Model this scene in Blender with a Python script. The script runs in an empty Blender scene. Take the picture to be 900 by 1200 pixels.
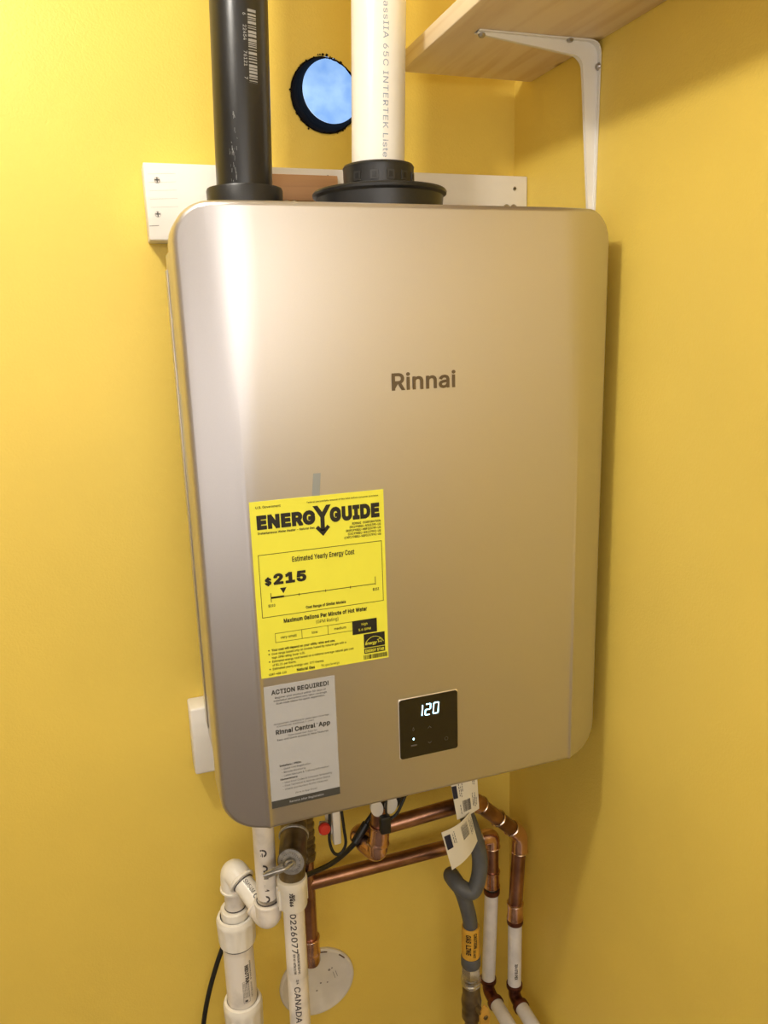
import bpy, bmesh, math, random
from mathutils import Vector as V, Matrix
random.seed(3)
SC = bpy.context.scene
COL = SC.collection
PI = math.pi

# ---------------------------------------------------------------- camera, world, light, exposure
cam = bpy.data.objects.new('camera', bpy.data.cameras.new('camera'))
COL.objects.link(cam)
FWD = V((0.315296, 0.921106, -0.228367))
UP = V((0.103341, 0.205885, 0.973104))
RT = FWD.cross(UP)
M = Matrix((RT, UP, -FWD)).transposed().to_4x4()
M.translation = V((-0.3016, -0.748, 0.5255))
cam.matrix_world = M
cam.data.sensor_fit = 'VERTICAL'
cam.data.sensor_height = 36
cam.data.lens = 911.5 / 1200 * 36
cam.data.clip_start = 0.02
SC.camera = cam

world = bpy.data.worlds.new('world')
SC.world = world
world.use_nodes = True
world.node_tree.nodes['Background'].inputs[0].default_value = (0.75, 0.85, 1.0, 1)
world.node_tree.nodes['Background'].inputs[1].default_value = 0.6

SC.view_settings.view_transform = 'Standard'
SC.view_settings.look = 'None'
SC.view_settings.gamma = 1
SC.view_settings.exposure = 0.58

def light(name, kind, loc, energy, color, size, rot=(0, 0, 0), size_y=None):
    l = bpy.data.lights.new(name, kind)
    l.energy = energy
    l.color = color
    if kind == 'POINT':
        l.shadow_soft_size = size
    else:
        l.size = size
        if size_y:
            l.shape = 'RECTANGLE'
            l.size_y = size_y
    o = bpy.data.objects.new(name, l)
    o.location = loc
    o.rotation_euler = rot
    COL.objects.link(o)
    return o

LAMP = V((-0.57, -0.31, 1.175))
light('bulb_light', 'POINT', LAMP, 14.5, (1.0, 0.94, 0.84), 0.045)
# added fill lights behind and left of the camera, not real fixtures
light('fill_light_left', 'AREA', (-1.45, -2.0, 0.2), 5.5, (1.0, 0.95, 0.92), 0.9, (0, math.radians(-90), 0), 1.9)
light('fill_light_rear', 'AREA', (-0.5, -2.35, 0.75), 12.0, (1.0, 0.94, 0.88), 1.6, (math.radians(90), 0, 0), 0.8)

# ---------------------------------------------------------------- materials
def mat(name, col, rough=0.5, metal=0.0, var=0.0, scale=20.0, bump=0.0, bscale=200.0, spec=0.5, emit=None, estr=0.0,
        stretch=(1, 1, 1), col2=None, coat=0.0, fac=(0.35, 0.65)):
    m = bpy.data.materials.new(name)
    m.use_nodes = True
    nt = m.node_tree
    b = nt.nodes['Principled BSDF']
    b.inputs['Base Color'].default_value = (*col, 1)
    b.inputs['Roughness'].default_value = rough
    b.inputs['Metallic'].default_value = metal
    b.inputs['Specular IOR Level'].default_value = spec
    if coat:
        b.inputs['Coat Weight'].default_value = coat
        b.inputs['Coat Roughness'].default_value = 0.15
    if emit:
        b.inputs['Emission Color'].default_value = (*emit, 1)
        b.inputs['Emission Strength'].default_value = estr
    tc = nt.nodes.new('ShaderNodeTexCoord')
    mp = nt.nodes.new('ShaderNodeMapping')
    mp.inputs['Scale'].default_value = stretch
    nt.links.new(tc.outputs['Object'], mp.inputs['Vector'])
    if var or col2:
        n = nt.nodes.new('ShaderNodeTexNoise')
        n.inputs['Scale'].default_value = scale
        n.inputs['Detail'].default_value = 6
        nt.links.new(mp.outputs[0], n.inputs['Vector'])
        r = nt.nodes.new('ShaderNodeValToRGB')
        r.color_ramp.elements[0].position = fac[0]
        r.color_ramp.elements[1].position = fac[1]
        if col2:
            r.color_ramp.elements[0].color = (*col2, 1)
            r.color_ramp.elements[1].color = (*col, 1)
        else:
            r.color_ramp.elements[0].color = (*[c * (1 - var) for c in col], 1)
            r.color_ramp.elements[1].color = (*[min(1, c * (1 + var * 0.5)) for c in col], 1)
        nt.links.new(n.outputs['Fac'], r.inputs[0])
        nt.links.new(r.outputs[0], b.inputs['Base Color'])
    if bump:
        n2 = nt.nodes.new('ShaderNodeTexNoise')
        n2.inputs['Scale'].default_value = bscale
        n2.inputs['Detail'].default_value = 4
        nt.links.new(mp.outputs[0], n2.inputs['Vector'])
        bp = nt.nodes.new('ShaderNodeBump')
        bp.inputs['Strength'].default_value = bump
        bp.inputs['Distance'].default_value = 0.002
        nt.links.new(n2.outputs['Fac'], bp.inputs['Height'])
        nt.links.new(bp.outputs[0], b.inputs['Normal'])
    return m

def wall_paint():
    m = mat('yellow_wall_paint', (0.82, 0.605, 0.112), 0.42, var=0.06, scale=3, bump=0.25, bscale=420, spec=0.35)
    return m

def pine(name, light_c, dark_c, axis='y', knots=True):
    m = bpy.data.materials.new(name)
    m.use_nodes = True
    nt = m.node_tree
    b = nt.nodes['Principled BSDF']
    b.inputs['Roughness'].default_value = 0.55
    tc = nt.nodes.new('ShaderNodeTexCoord')
    mp = nt.nodes.new('ShaderNodeMapping')
    mp.inputs['Scale'].default_value = (9, 0.7, 9) if axis == 'y' else (0.7, 9, 9)
    nt.links.new(tc.outputs['Object'], mp.inputs[0])
    n = nt.nodes.new('ShaderNodeTexNoise')
    n.inputs['Scale'].default_value = 6
    n.inputs['Detail'].default_value = 8
    n.inputs['Distortion'].default_value = 0.6
    nt.links.new(mp.outputs[0], n.inputs['Vector'])
    r = nt.nodes.new('ShaderNodeValToRGB')
    r.color_ramp.elements[0].position = 0.3
    r.color_ramp.elements[0].color = (*dark_c, 1)
    r.color_ramp.elements[1].position = 0.55
    r.color_ramp.elements[1].color = (*light_c, 1)
    nt.links.new(n.outputs['Fac'], r.inputs[0])
    out = r.outputs[0]
    if knots:
        mp2 = nt.nodes.new('ShaderNodeMapping')
        mp2.inputs['Scale'].default_value = (14, 7, 14) if axis == 'y' else (7, 14, 14)
        nt.links.new(tc.outputs['Object'], mp2.inputs[0])
        vo = nt.nodes.new('ShaderNodeTexVoronoi')
        vo.inputs['Scale'].default_value = 1
        nt.links.new(mp2.outputs[0], vo.inputs['Vector'])
        r2 = nt.nodes.new('ShaderNodeValToRGB')
        r2.color_ramp.elements[0].position = 0.04
        r2.color_ramp.elements[0].color = (1, 1, 1, 1)
        r2.color_ramp.elements[1].position = 0.10
        r2.color_ramp.elements[1].color = (0, 0, 0, 1)
        nt.links.new(vo.outputs['Distance'], r2.inputs[0])
        mx = nt.nodes.new('ShaderNodeMix')
        mx.data_type = 'RGBA'
        nt.links.new(r2.outputs[0], mx.inputs[0])
        nt.links.new(out, mx.inputs[6])
        mx.inputs[7].default_value = (0.28, 0.15, 0.06, 1)
        out = mx.outputs[2]
    nt.links.new(out, b.inputs['Base Color'])
    return m

YEL = wall_paint()
NEUT = mat('hall_grey_paint', (0.40, 0.375, 0.37), 0.8, var=0.04, scale=2)
CEIL = mat('ceiling_white', (0.80, 0.78, 0.74), 0.9, var=0.03, scale=4, bump=0.3, bscale=150)
FLOOR = mat('brown_floor', (0.20, 0.165, 0.15), 0.6, var=0.3, scale=6, stretch=(1, 6, 1))
CHAMP = mat('champagne_metallic_paint', (0.57, 0.545, 0.54), 0.36, metal=0.93, var=0.015, scale=900, spec=0.5)
CASE = mat('casing_metallic_paint', (0.60, 0.57, 0.52), 0.30, metal=0.75)
ABS = mat('black_abs', (0.012, 0.012, 0.013), 0.30, var=0.4, scale=25, bump=0.12, bscale=60, stretch=(1, 1, 0.25))
BLK = mat('black_plastic', (0.014, 0.014, 0.015), 0.38, var=0.2, scale=40)
SLOTF = mat('slot_frame_plastic', (0.035, 0.034, 0.033), 0.35)  # frames round the collar slots, a lighter black than the collars
RUB = mat('black_rubber', (0.01, 0.01, 0.01), 0.45, var=0.2, scale=60)
PVC = mat('white_pvc_upper', (0.86, 0.83, 0.77), 0.32, var=0.05, scale=9)
PVCD = mat('white_pvc_dusty', (0.74, 0.69, 0.63), 0.35, var=0.25, scale=28, bump=0.08, bscale=80, fac=(0.25, 0.5))
PVCN = mat('white_pvc_fitting', (0.88, 0.84, 0.76), 0.32, var=0.07, scale=30)
PEX = mat('white_pex', (0.78, 0.75, 0.73), 0.4, var=0.10, scale=45)
COP = mat('copper', (0.48, 0.27, 0.205), 0.30, metal=1.0, col2=(0.20, 0.10, 0.075), scale=22, bump=0.15, bscale=90, fac=(0.3, 0.62))
COPB = mat('copper_fitting', (0.76, 0.49, 0.41), 0.24, metal=1.0, col2=(0.38, 0.20, 0.15), scale=30, bump=0.12, bscale=70, fac=(0.3, 0.55))
SOLD = mat('solder', (0.86, 0.66, 0.52), 0.2, metal=1.0, var=0.3, scale=80)
CRIMP = mat('crimp_copper', (0.16, 0.055, 0.035), 0.35, metal=0.8, var=0.3, scale=50)
BRASS = mat('aged_brass', (0.20, 0.155, 0.09), 0.38, metal=0.8, var=0.4, scale=40, bump=0.1, bscale=120)
NICK = mat('nickel_plate', (0.62, 0.60, 0.56), 0.25, metal=0.9, var=0.3, scale=60)
ZINC = mat('zinc_grey', (0.45, 0.44, 0.43), 0.35, metal=0.7, var=0.35, scale=120, bump=0.2, bscale=200)
GREY = mat('grey_vinyl_coat', (0.10, 0.105, 0.11), 0.5, var=0.15, scale=40)
YLAB = mat('yellow_energy_paper', (0.86, 0.84, 0.07), 0.45, var=0.02, scale=30)
ORL = mat('orange_yellow_paper', (0.72, 0.40, 0.045), 0.5, var=0.15, scale=60)
YHAN = mat('yellow_valve_handle', (0.62, 0.34, 0.05), 0.4, var=0.2, scale=60)
NOTE = mat('silver_notice_film', (0.50, 0.515, 0.56), 0.42, metal=0.15, var=0.02, scale=40)
DGREY = mat('dark_grey_ink', (0.055, 0.055, 0.052), 0.5)
INK = mat('black_ink', (0.012, 0.011, 0.009), 0.5)
INKL = mat('light_ink', (0.62, 0.60, 0.58), 0.5)
INKB = mat('blue_grey_ink', (0.28, 0.33, 0.42), 0.5)
INKBR = mat('pipe_ink', (0.06, 0.05, 0.05), 0.5)
LOGO = mat('logo_bronze', (0.12, 0.085, 0.05), 0.4, metal=0.3)
TAPE = mat('grey_blue_tape', (0.33, 0.36, 0.38), 0.3, metal=0.2)
GLASS = mat('black_glass', (0.010, 0.008, 0.007), 0.06, spec=0.6)
RIM = mat('panel_rim', (0.75, 0.68, 0.58), 0.35, metal=0.5)
DIG = mat('led_digits', (0.5, 0.9, 1.0), 0.4, emit=(0.45, 0.85, 1.0), estr=3.2)
DIM = mat('dim_icon', (0.10, 0.09, 0.08), 0.4)
WHT = mat('white_painted_wood', (0.84, 0.80, 0.73), 0.55, var=0.07, scale=12, bump=0.25, bscale=60, stretch=(0.3, 1, 1))
BRKW = mat('white_enamel_steel', (0.80, 0.78, 0.73), 0.3, var=0.02, scale=20)
CAPW = mat('white_cap_plastic', (0.72, 0.68, 0.62), 0.5, var=0.08, scale=25)
TAGP = mat('cream_tag_paper', (0.80, 0.75, 0.62), 0.6, var=0.03, scale=20)
NAVY = mat('navy_ink', (0.012, 0.014, 0.04), 0.5)
RED = mat('red_plastic', (0.55, 0.03, 0.02), 0.35)
STEEL = mat('screw_steel', (0.45, 0.42, 0.38), 0.3, metal=1.0, var=0.2, scale=300)
PENCIL = mat('pencil_mark', (0.25, 0.22, 0.20), 0.7)
PINE = pine('pine_shelf_wood', (0.90, 0.74, 0.50), (0.76, 0.57, 0.33), 'y')
BAREW = pine('bare_wood', (0.56, 0.30, 0.13), (0.40, 0.20, 0.08), 'x', False)
DUCT = mat('dark_duct', (0.020, 0.013, 0.008), 0.9, col2=(0.003, 0.0025, 0.002), scale=50, bump=0.5, bscale=120, spec=0.05)
FILM = mat('daylight_film', (0.25, 0.45, 0.8), 0.35, bump=0.5, bscale=60, emit=(0.16, 0.38, 0.86), estr=0.72)
nt = FILM.node_tree       # daylight through a wrinkled plastic film, uneven in thickness
_n = nt.nodes.new('ShaderNodeTexNoise'); _n.inputs['Scale'].default_value = 30; _n.inputs['Detail'].default_value = 4
_t = nt.nodes.new('ShaderNodeTexCoord'); nt.links.new(_t.outputs['Object'], _n.inputs['Vector'])
_r = nt.nodes.new('ShaderNodeValToRGB')
_r.color_ramp.elements[0].position = 0.3; _r.color_ramp.elements[0].color = (0.20, 0.40, 0.84, 1)
_r.color_ramp.elements[1].position = 0.75; _r.color_ramp.elements[1].color = (0.48, 0.72, 1.0, 1)
nt.links.new(_n.outputs['Fac'], _r.inputs[0]); nt.links.new(_r.outputs[0], nt.nodes['Principled BSDF'].inputs['Emission Color'])
BULB = mat('frosted_bulb', (0.9, 0.88, 0.8), 0.4, emit=(1.0, 0.88, 0.7), estr=4.0)

# ---------------------------------------------------------------- mesh helpers
def link(name, me, m, parent=None, smooth=True, angle=35):
    o = bpy.data.objects.new(name, me)
    COL.objects.link(o)
    if m:
        me.materials.append(m)
    if parent:
        o.parent = parent
        o.matrix_parent_inverse = Matrix.Translation(-parent.location) if parent.parent is None else Matrix()
        o.matrix_parent_inverse = parent_world(parent).inverted()
    if smooth:
        me.polygons.foreach_set('use_smooth', [True] * len(me.polygons))
        me.set_sharp_from_angle(angle=math.radians(angle))
    return o

def parent_world(p):
    m = p.matrix_basis.copy()
    q = p
    while q.parent:
        m = q.parent.matrix_basis @ q.matrix_parent_inverse @ m
        q = q.parent
    return m

def done(name, bm, m, parent=None, smooth=True, angle=35):
    bmesh.ops.recalc_face_normals(bm, faces=bm.faces[:])
    me = bpy.data.meshes.new(name)
    bm.to_mesh(me)
    bm.free()
    return link(name, me, m, parent, smooth, angle)

def tag(o, label=None, cat=None, group=None, kind=None):
    if label: o['label'] = label
    if cat: o['category'] = cat
    if group: o['group'] = group
    if kind: o['kind'] = kind
    return o

def thing(name, label, cat, loc=(0, 0, 0), group=None):
    o = bpy.data.objects.new(name, None)
    o.empty_display_size = 0.02
    o.location = loc
    COL.objects.link(o)
    return tag(o, label, cat, group)

def bx(bm, lo, hi, bev=0.0, seg=2):
    r = bmesh.ops.create_cube(bm, size=1)
    vs = r['verts']
    lo, hi = V(lo), V(hi)
    for v in vs:
        v.co = V([lo[i] + (v.co[i] + 0.5) * (hi[i] - lo[i]) for i in range(3)])
    if bev:
        es = list({e for v in vs for e in v.link_edges})
        bmesh.ops.bevel(bm, geom=es, offset=bev, segments=seg, affect='EDGES', profile=0.5)

def frame(axis):
    a = V(axis).normalized()
    x = a.cross(V((0, 0, 1)))
    if x.length < 0.05:
        x = a.cross(V((0, 1, 0)))
    x.normalize()
    return a, x, a.cross(x)

def lathe(bm, prof, o, axis, seg=32, facets=None):
    """prof: list of (radius, distance along the axis)"""
    a, x, y = frame(axis)
    o = V(o)
    n = facets or seg
    rings = []
    for (r, h) in prof:
        if r < 1e-6:
            rings.append([bm.verts.new(o + a * h)])
        else:
            rings.append([bm.verts.new(o + a * h + (x * math.cos(2 * PI * k / n) + y * math.sin(2 * PI * k / n)) * r) for k in range(n)])
    for A, B in zip(rings, rings[1:]):
        if len(A) == 1 and len(B) == 1:
            continue
        for k in range(n):
            k2 = (k + 1) % n
            if len(A) == 1:
                bm.faces.new((A[0], B[k], B[k2]))
            elif len(B) == 1:
                bm.faces.new((A[k], A[k2], B[0]))
            else:
                bm.faces.new((A[k], A[k2], B[k2], B[k]))

def cyl(bm, a, b, r, r2=None, bev=None, seg=32):
    a, b = V(a), V(b)
    L = (b - a).length
    r2 = r if r2 is None else r2
    e = bev if bev is not None else min(r * 0.12, L * 0.2)
    lathe(bm, [(0, 0), (r - e, 0), (r, e), (r2, L - e), (r2 - e, L), (0, L)], a, b - a, seg)

def round_path(pts, rad, n=8):
    pts = [V(p) for p in pts]
    rad = rad if isinstance(rad, (list, tuple)) else [rad] * len(pts)
    out = [pts[0]]
    for i in range(1, len(pts) - 1):
        p, a, b = pts[i], pts[i - 1], pts[i + 1]
        d1, d2 = (a - p), (b - p)
        ang = d1.angle(d2)
        t = rad[i] / math.tan(ang / 2) if ang < PI - 0.01 else 0
        t = min(t, d1.length * 0.49, d2.length * 0.49)
        s, e = p + d1.normalized() * t, p + d2.normalized() * t
        for k in range(n + 1):
            u = k / n
            out.append(s * (1 - u) ** 2 + p * 2 * u * (1 - u) + e * u * u)
    out.append(pts[-1])
    res = [out[0]]
    for p in out[1:]:
        if (p - res[-1]).length > 1e-5:
            res.append(p)
    return res

def smooth_path(pts, n=8):
    P = [V(p) for p in pts]
    P = [P[0] * 2 - P[1]] + P + [P[-1] * 2 - P[-2]]
    out = []
    for i in range(1, len(P) - 2):
        p0, p1, p2, p3 = P[i - 1:i + 3]
        for k in range(n):
            t = k / n
            out.append(0.5 * (2 * p1 + (p2 - p0) * t + (2 * p0 - 5 * p1 + 4 * p2 - p3) * t * t + (3 * p1 - p0 - 3 * p2 + p3) * t ** 3))
    out.append(P[-2])
    return out

def tube(bm, path, r, seg=20, caps=True):
    path = [V(p) for p in path]
    n = len(path)
    tang = []
    for i in range(n):
        t = path[min(i + 1, n - 1)] - path[max(i - 1, 0)]
        tang.append(t.normalized())
    _, x, _ = frame(tang[0])
    rings = []
    for i in range(n):
        t = tang[i]
        x = (x - t * x.dot(t)).normalized()
        y = t.cross(x)
        rr = r(i / (n - 1)) if callable(r) else r
        rings.append([bm.verts.new(path[i] + (x * math.cos(2 * PI * k / seg) + y * math.sin(2 * PI * k / seg)) * rr) for k in range(seg)])
    for A, B in zip(rings, rings[1:]):
        for k in range(seg):
            k2 = (k + 1) % seg
            bm.faces.new((A[k], A[k2], B[k2], B[k]))
    if caps:
        bm.faces.new(rings[0][::-1])
        bm.faces.new(rings[-1])

def part_tube(name, path, r, m, parent, seg=20):
    bm = bmesh.new()
    tube(bm, path, r, seg)
    return done(name, bm, m, parent)

def part_cyl(name, a, b, r, m, parent, r2=None, bev=None, seg=28):
    bm = bmesh.new()
    cyl(bm, a, b, r, r2, bev, seg)
    return done(name, bm, m, parent)

def part_box(name, lo, hi, m, parent=None, bev=0.001):
    bm = bmesh.new()
    bx(bm, lo, hi, bev)
    return done(name, bm, m, parent, angle=50)

# --- lettering: flat letter shapes (x, y points in 1/1000 of the type size, then triangles)
ADVANCE = {' ': 188, '!': 196, '$': 447, '&': 448, '(': 273, ')': 273, ',': 188, '-': 453, '.': 188, '/': 249, '0': 453, '1': 453, '2': 453, '3': 453, '4': 453, '5': 453, '6': 453, '7': 453, '8': 453, '9': 453, ':': 188, 'A': 480, 'B': 456, 'C': 510, 'D': 502, 'E': 419, 'F': 410, 'G': 520, 'H': 517, 'I': 300, 'K': 467, 'L': 393, 'M': 628, 'N': 523, 'O': 533, 'P': 445, 'Q': 533, 'R': 449, 'S': 447, 'T': 449, 'U': 517, 'V': 480, 'W': 686, 'X': 474, 'Y': 472, 'a': 389, 'b': 424, 'c': 396, 'd': 424, 'e': 404, 'f': 254, 'g': 425, 'h': 410, 'i': 167, 'j': 167, 'k': 381, 'l': 189, 'm': 610, 'n': 410, 'o': 415, 'p': 424, 'q': 424, 'r': 259, 's': 365, 't': 227, 'u': 410, 'v': 389, 'w': 567, 'x': 379, 'y': 389, 'z': 380}
LETTERS = {
 '!': ([67,160,63,509,132,509,128,160,98,-4,81,-1,66,9,56,24,52,41,56,58,66,73,81,83,98,86,116,83,130,73,140,58,143,41,140,24,130,9,116,-1],
  [0,1,2,0,2,3,11,12,13,10,11,13,10,13,14,9,10,14,9,14,15,8,9,15,8,15,16,7,8,16,7,16,17,6,7,17,6,17,18,5,6,18,5,18,19,4,5,19]),
 '$': ([202,-74,202,583,244,583,244,-74,224,-9,172,-4,128,9,91,31,64,60,46,96,38,137,104,137,110,110,123,88,142,71,166,59,224,49,257,52,286,60,311,74,329,92,341,114,346,139,342,161,332,179,296,205,245,222,184,239,128,260,86,289,60,326,52,372,58,413,75,448,102,476,138,498,180,511,227,516,275,511,316,498,351,476,377,449,394,415,401,378,337,378,326,412,302,437,267,453,225,459,194,456,167,448,145,435,129,418,118,398,115,376,119,352,131,334,169,308,212,293,264,279,312,264,359,238,395,198,405,171,408,139,403,99,386,64,360,34,323,11,278,-4],
  [0,1,2,0,2,3,36,37,38,35,36,38,35,38,39,34,35,39,34,39,40,33,34,40,33,40,48,48,40,41,33,48,49,47,48,41,33,49,50,46,47,41,46,41,42,32,33,50,32,50,51,45,46,42,32,51,52,32,52,53,45,42,43,31,32,53,44,45,43,31,53,54,31,54,55,30,31,55,30,55,56,30,56,57,29,30,57,29,57,58,29,58,59,28,29,59,28,59,60,28,60,61,27,28,61,26,27,61,26,61,62,25,26,62,24,25,62,24,62,63,23,24,63,23,63,64,22,23,64,21,22,64,21,64,65,9,10,11,9,11,12,20,21,65,9,12,13,20,65,66,8,9,13,19,20,66,8,13,14,18,19,66,8,14,15,18,66,67,7,8,15,17,18,67,7,15,16,16,17,67,7,16,67,7,67,68,6,7,68,6,68,69,5,6,69,4,5,69]),
 '&': ([197,-7,150,-2,110,12,78,34,54,62,39,96,34,133,37,163,47,189,85,235,140,279,216,335,237,352,255,375,262,405,258,427,245,445,226,457,201,461,168,453,145,431,137,399,145,363,169,327,204,284,438,0,364,0,171,231,121,293,87,344,78,370,75,398,79,430,91,458,109,481,134,499,165,510,200,513,235,510,266,499,290,482,308,459,320,433,324,404,315,362,291,325,256,293,154,217,110,174,100,154,97,131,100,108,109,87,124,70,143,57,166,49,193,46,223,50,251,59,301,95,321,121,336,151,346,186,349,224,408,224,405,180,397,144,371,92,345,62,333,47,305,23,271,7,234,-3],
  [36,37,38,35,36,38,35,38,39,34,35,39,34,39,40,34,40,41,33,34,18,18,34,41,33,18,19,17,18,41,17,41,42,32,33,19,16,17,42,32,19,20,15,16,42,15,42,43,32,20,21,31,32,21,14,15,43,13,14,43,13,43,44,31,21,22,30,31,22,12,13,44,29,30,22,29,22,23,12,44,45,11,12,45,28,29,23,10,11,45,28,23,24,10,45,46,27,28,10,10,28,24,10,46,27,27,46,47,10,24,60,60,24,25,9,10,27,27,10,60,8,9,27,8,27,47,47,27,26,62,63,64,62,64,65,8,47,48,7,8,48,61,62,65,61,65,66,7,48,49,6,7,49,6,49,50,60,61,66,60,66,67,5,6,50,5,50,51,59,60,25,25,60,67,5,51,52,4,5,52,58,59,68,68,59,25,68,67,25,4,52,53,4,53,54,3,4,54,58,68,69,57,58,69,3,54,55,56,57,69,3,55,56,56,69,70,3,56,70,2,3,70,2,70,71,1,2,71,1,71,72,0,1,72]),
 '(': ([89,207,101,324,132,441,177,539,236,539,191,428,161,313,151,207,160,115,188,16,236,-96,177,-96,139,-21,111,55,95,131],
  [2,3,4,2,4,5,1,2,5,1,5,6,0,1,6,0,6,7,14,0,7,14,7,8,13,14,8,13,8,9,12,13,9,12,9,10,11,12,10]),
 ')': ([37,-96,86,18,113,116,122,207,112,313,82,428,37,539,97,539,142,441,173,323,184,207,178,130,161,53,134,-22,97,-96],
  [5,6,7,5,7,8,5,8,9,4,5,9,4,9,10,3,4,10,2,3,10,2,10,11,2,11,12,1,2,12,1,12,13,0,1,13,0,13,14]),
 ',': ([38,-119,68,71,137,71,84,-119],
  [0,1,2,0,2,3]),
 '-': ([337,244,337,188,114,188,114,244],
  [2,3,0,2,0,1]),
 '.': ([95,-4,78,-1,63,9,53,24,50,41,53,59,63,73,78,83,95,87,113,83,128,73,138,59,141,41,138,24,128,9,113,-1],
  [7,8,9,6,7,9,6,9,10,5,6,10,5,10,11,4,5,11,4,11,12,3,4,12,3,12,13,2,3,13,2,13,14,1,2,14,1,14,15,0,1,15]),
 '/': ([235,533,71,-76,14,-76,178,533],
  [2,3,0,2,0,1]),
 '0': ([227,-7,174,1,130,24,95,62,69,113,53,178,48,254,53,330,69,395,95,447,130,484,174,508,227,516,279,508,323,484,358,447,384,395,400,330,405,254,400,178,384,113,359,62,323,24,279,1,227,50,261,56,290,74,313,103,330,144,340,194,344,254,340,314,330,365,313,405,290,435,261,453,227,460,192,453,163,435,140,405,123,365,113,314,109,254,113,194,123,144,140,103,163,74,192,56],
  [11,12,13,10,11,13,10,13,14,9,10,14,9,14,36,36,14,15,9,36,37,35,36,15,9,37,38,34,35,15,8,9,38,34,15,16,8,38,39,33,34,16,8,39,40,32,33,16,7,8,40,32,16,17,7,40,41,31,32,17,6,7,41,31,17,18,6,41,42,30,31,18,5,6,42,5,42,43,29,30,18,29,18,19,5,43,44,28,29,19,4,5,44,28,19,20,4,44,45,27,28,20,3,4,45,27,20,21,3,45,46,26,27,21,3,46,47,25,26,21,2,3,47,25,21,22,2,47,24,24,25,22,2,24,22,1,2,22,1,22,23,0,1,23]),
 '1': ([76,0,76,55,391,55,391,0,276,509,276,0,212,0,212,448,209,448,86,358,86,427,198,509],
  [0,1,2,0,2,3,10,11,4,10,4,8,8,4,7,7,4,5,10,8,9,6,7,5]),
 '2': ([64,0,64,47,234,229,282,282,311,327,320,371,317,397,308,419,293,436,273,449,224,460,196,457,172,447,153,433,139,413,130,390,127,362,66,362,71,405,86,442,111,473,143,496,182,511,225,516,268,511,306,497,337,474,361,445,376,411,381,372,371,318,336,259,267,180,153,60,153,57,389,57,389,0],
  [22,23,24,21,22,24,21,24,25,21,25,26,20,21,26,20,26,27,19,20,11,11,20,10,10,20,27,9,10,27,19,11,12,8,9,27,19,12,13,8,27,28,18,19,13,7,8,28,18,13,14,6,7,28,18,14,15,6,28,29,17,18,15,5,6,29,17,15,16,5,29,30,4,5,30,3,4,30,3,30,31,2,3,31,2,31,32,1,2,32,1,32,33,1,33,34,1,34,35,1,35,36,0,1,36]),
 '3': ([218,-7,173,-3,133,10,98,30,70,57,52,91,44,132,109,132,115,107,126,87,144,71,165,59,219,50,275,61,297,74,315,93,325,116,329,145,326,172,316,196,299,217,275,234,242,244,201,248,157,248,157,299,288,448,288,452,70,452,70,509,372,509,372,461,211,278,211,289,264,288,308,276,344,253,371,222,387,186,393,145,387,103,370,66,344,36,309,12,266,-2],
  [28,29,30,28,30,31,28,31,27,27,31,26,26,31,32,25,26,33,33,26,32,24,25,33,24,33,34,24,34,35,24,35,36,24,36,23,23,36,22,22,36,37,21,22,37,20,21,37,20,37,38,19,20,38,18,19,38,18,38,39,17,18,39,16,17,39,16,39,40,5,6,7,5,7,8,15,16,40,5,8,9,15,40,41,14,15,41,4,5,9,4,9,10,13,14,41,4,10,11,13,41,42,12,13,42,4,11,12,3,4,12,3,12,42,3,42,43,2,3,43,2,43,44,1,2,44,1,44,0]),
 '4': ([40,105,40,158,247,509,311,509,109,166,109,163,413,163,413,105,282,0,282,121,282,146,282,318,343,318,343,0],
  [1,2,3,1,3,4,1,4,5,1,5,6,1,6,7,0,1,7,10,11,12,10,12,13,9,10,13,8,9,13]),
 '5': ([221,-7,178,-2,140,11,108,32,83,60,66,93,60,130,122,130,127,108,138,89,173,60,221,50,250,53,276,64,298,82,314,104,324,131,328,162,324,193,314,221,297,244,275,262,248,273,218,277,167,268,128,246,67,253,96,509,366,509,366,452,151,452,134,301,136,301,178,325,229,334,263,330,294,321,321,306,345,285,364,260,379,231,388,199,391,163,385,117,369,76,343,41,309,15,268,-1],
  [26,27,30,30,27,28,30,28,29,26,30,31,33,34,35,33,35,36,32,33,36,32,36,37,32,37,38,26,31,32,26,32,23,23,32,38,23,38,39,26,23,24,22,23,39,21,22,39,26,24,25,20,21,39,20,39,40,19,20,40,19,40,41,18,19,41,18,41,42,17,18,42,17,42,43,16,17,43,15,16,43,5,6,7,5,7,8,15,43,44,5,8,9,14,15,44,4,5,9,4,9,10,13,14,44,13,44,45,12,13,45,3,4,10,3,10,11,11,12,45,3,11,45,3,45,46,2,3,46,2,46,47,1,2,47,1,47,0]),
 '6': ([226,-7,182,-1,142,15,109,40,84,74,69,115,64,162,68,199,80,239,137,340,252,509,322,509,151,261,145,261,165,288,196,307,235,314,278,309,316,295,346,271,370,240,384,201,389,157,384,112,368,73,343,39,310,14,271,-2,226,48,254,52,279,63,299,79,314,101,324,128,327,157,324,187,314,213,299,235,279,251,254,262,226,265,198,262,174,252,153,235,138,214,128,188,125,158,128,128,138,102,153,79,174,63,198,52],
  [9,10,11,9,11,14,14,11,12,8,9,14,15,16,17,15,17,18,14,15,18,14,18,19,8,14,13,12,14,40,40,14,19,40,19,39,39,19,20,12,40,41,12,41,42,38,39,20,8,13,12,8,12,42,8,42,43,37,38,20,37,20,21,7,8,43,7,43,44,36,37,21,7,44,45,35,36,21,35,21,22,6,7,45,6,45,46,34,35,22,5,6,46,5,46,47,33,34,22,33,22,23,5,47,48,32,33,23,4,5,48,32,23,24,4,48,49,31,32,24,4,49,50,30,31,24,3,4,50,30,24,25,3,50,51,29,30,25,3,51,28,28,29,25,3,28,25,2,3,25,2,25,26,1,2,26,1,26,27,0,1,27]),
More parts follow.
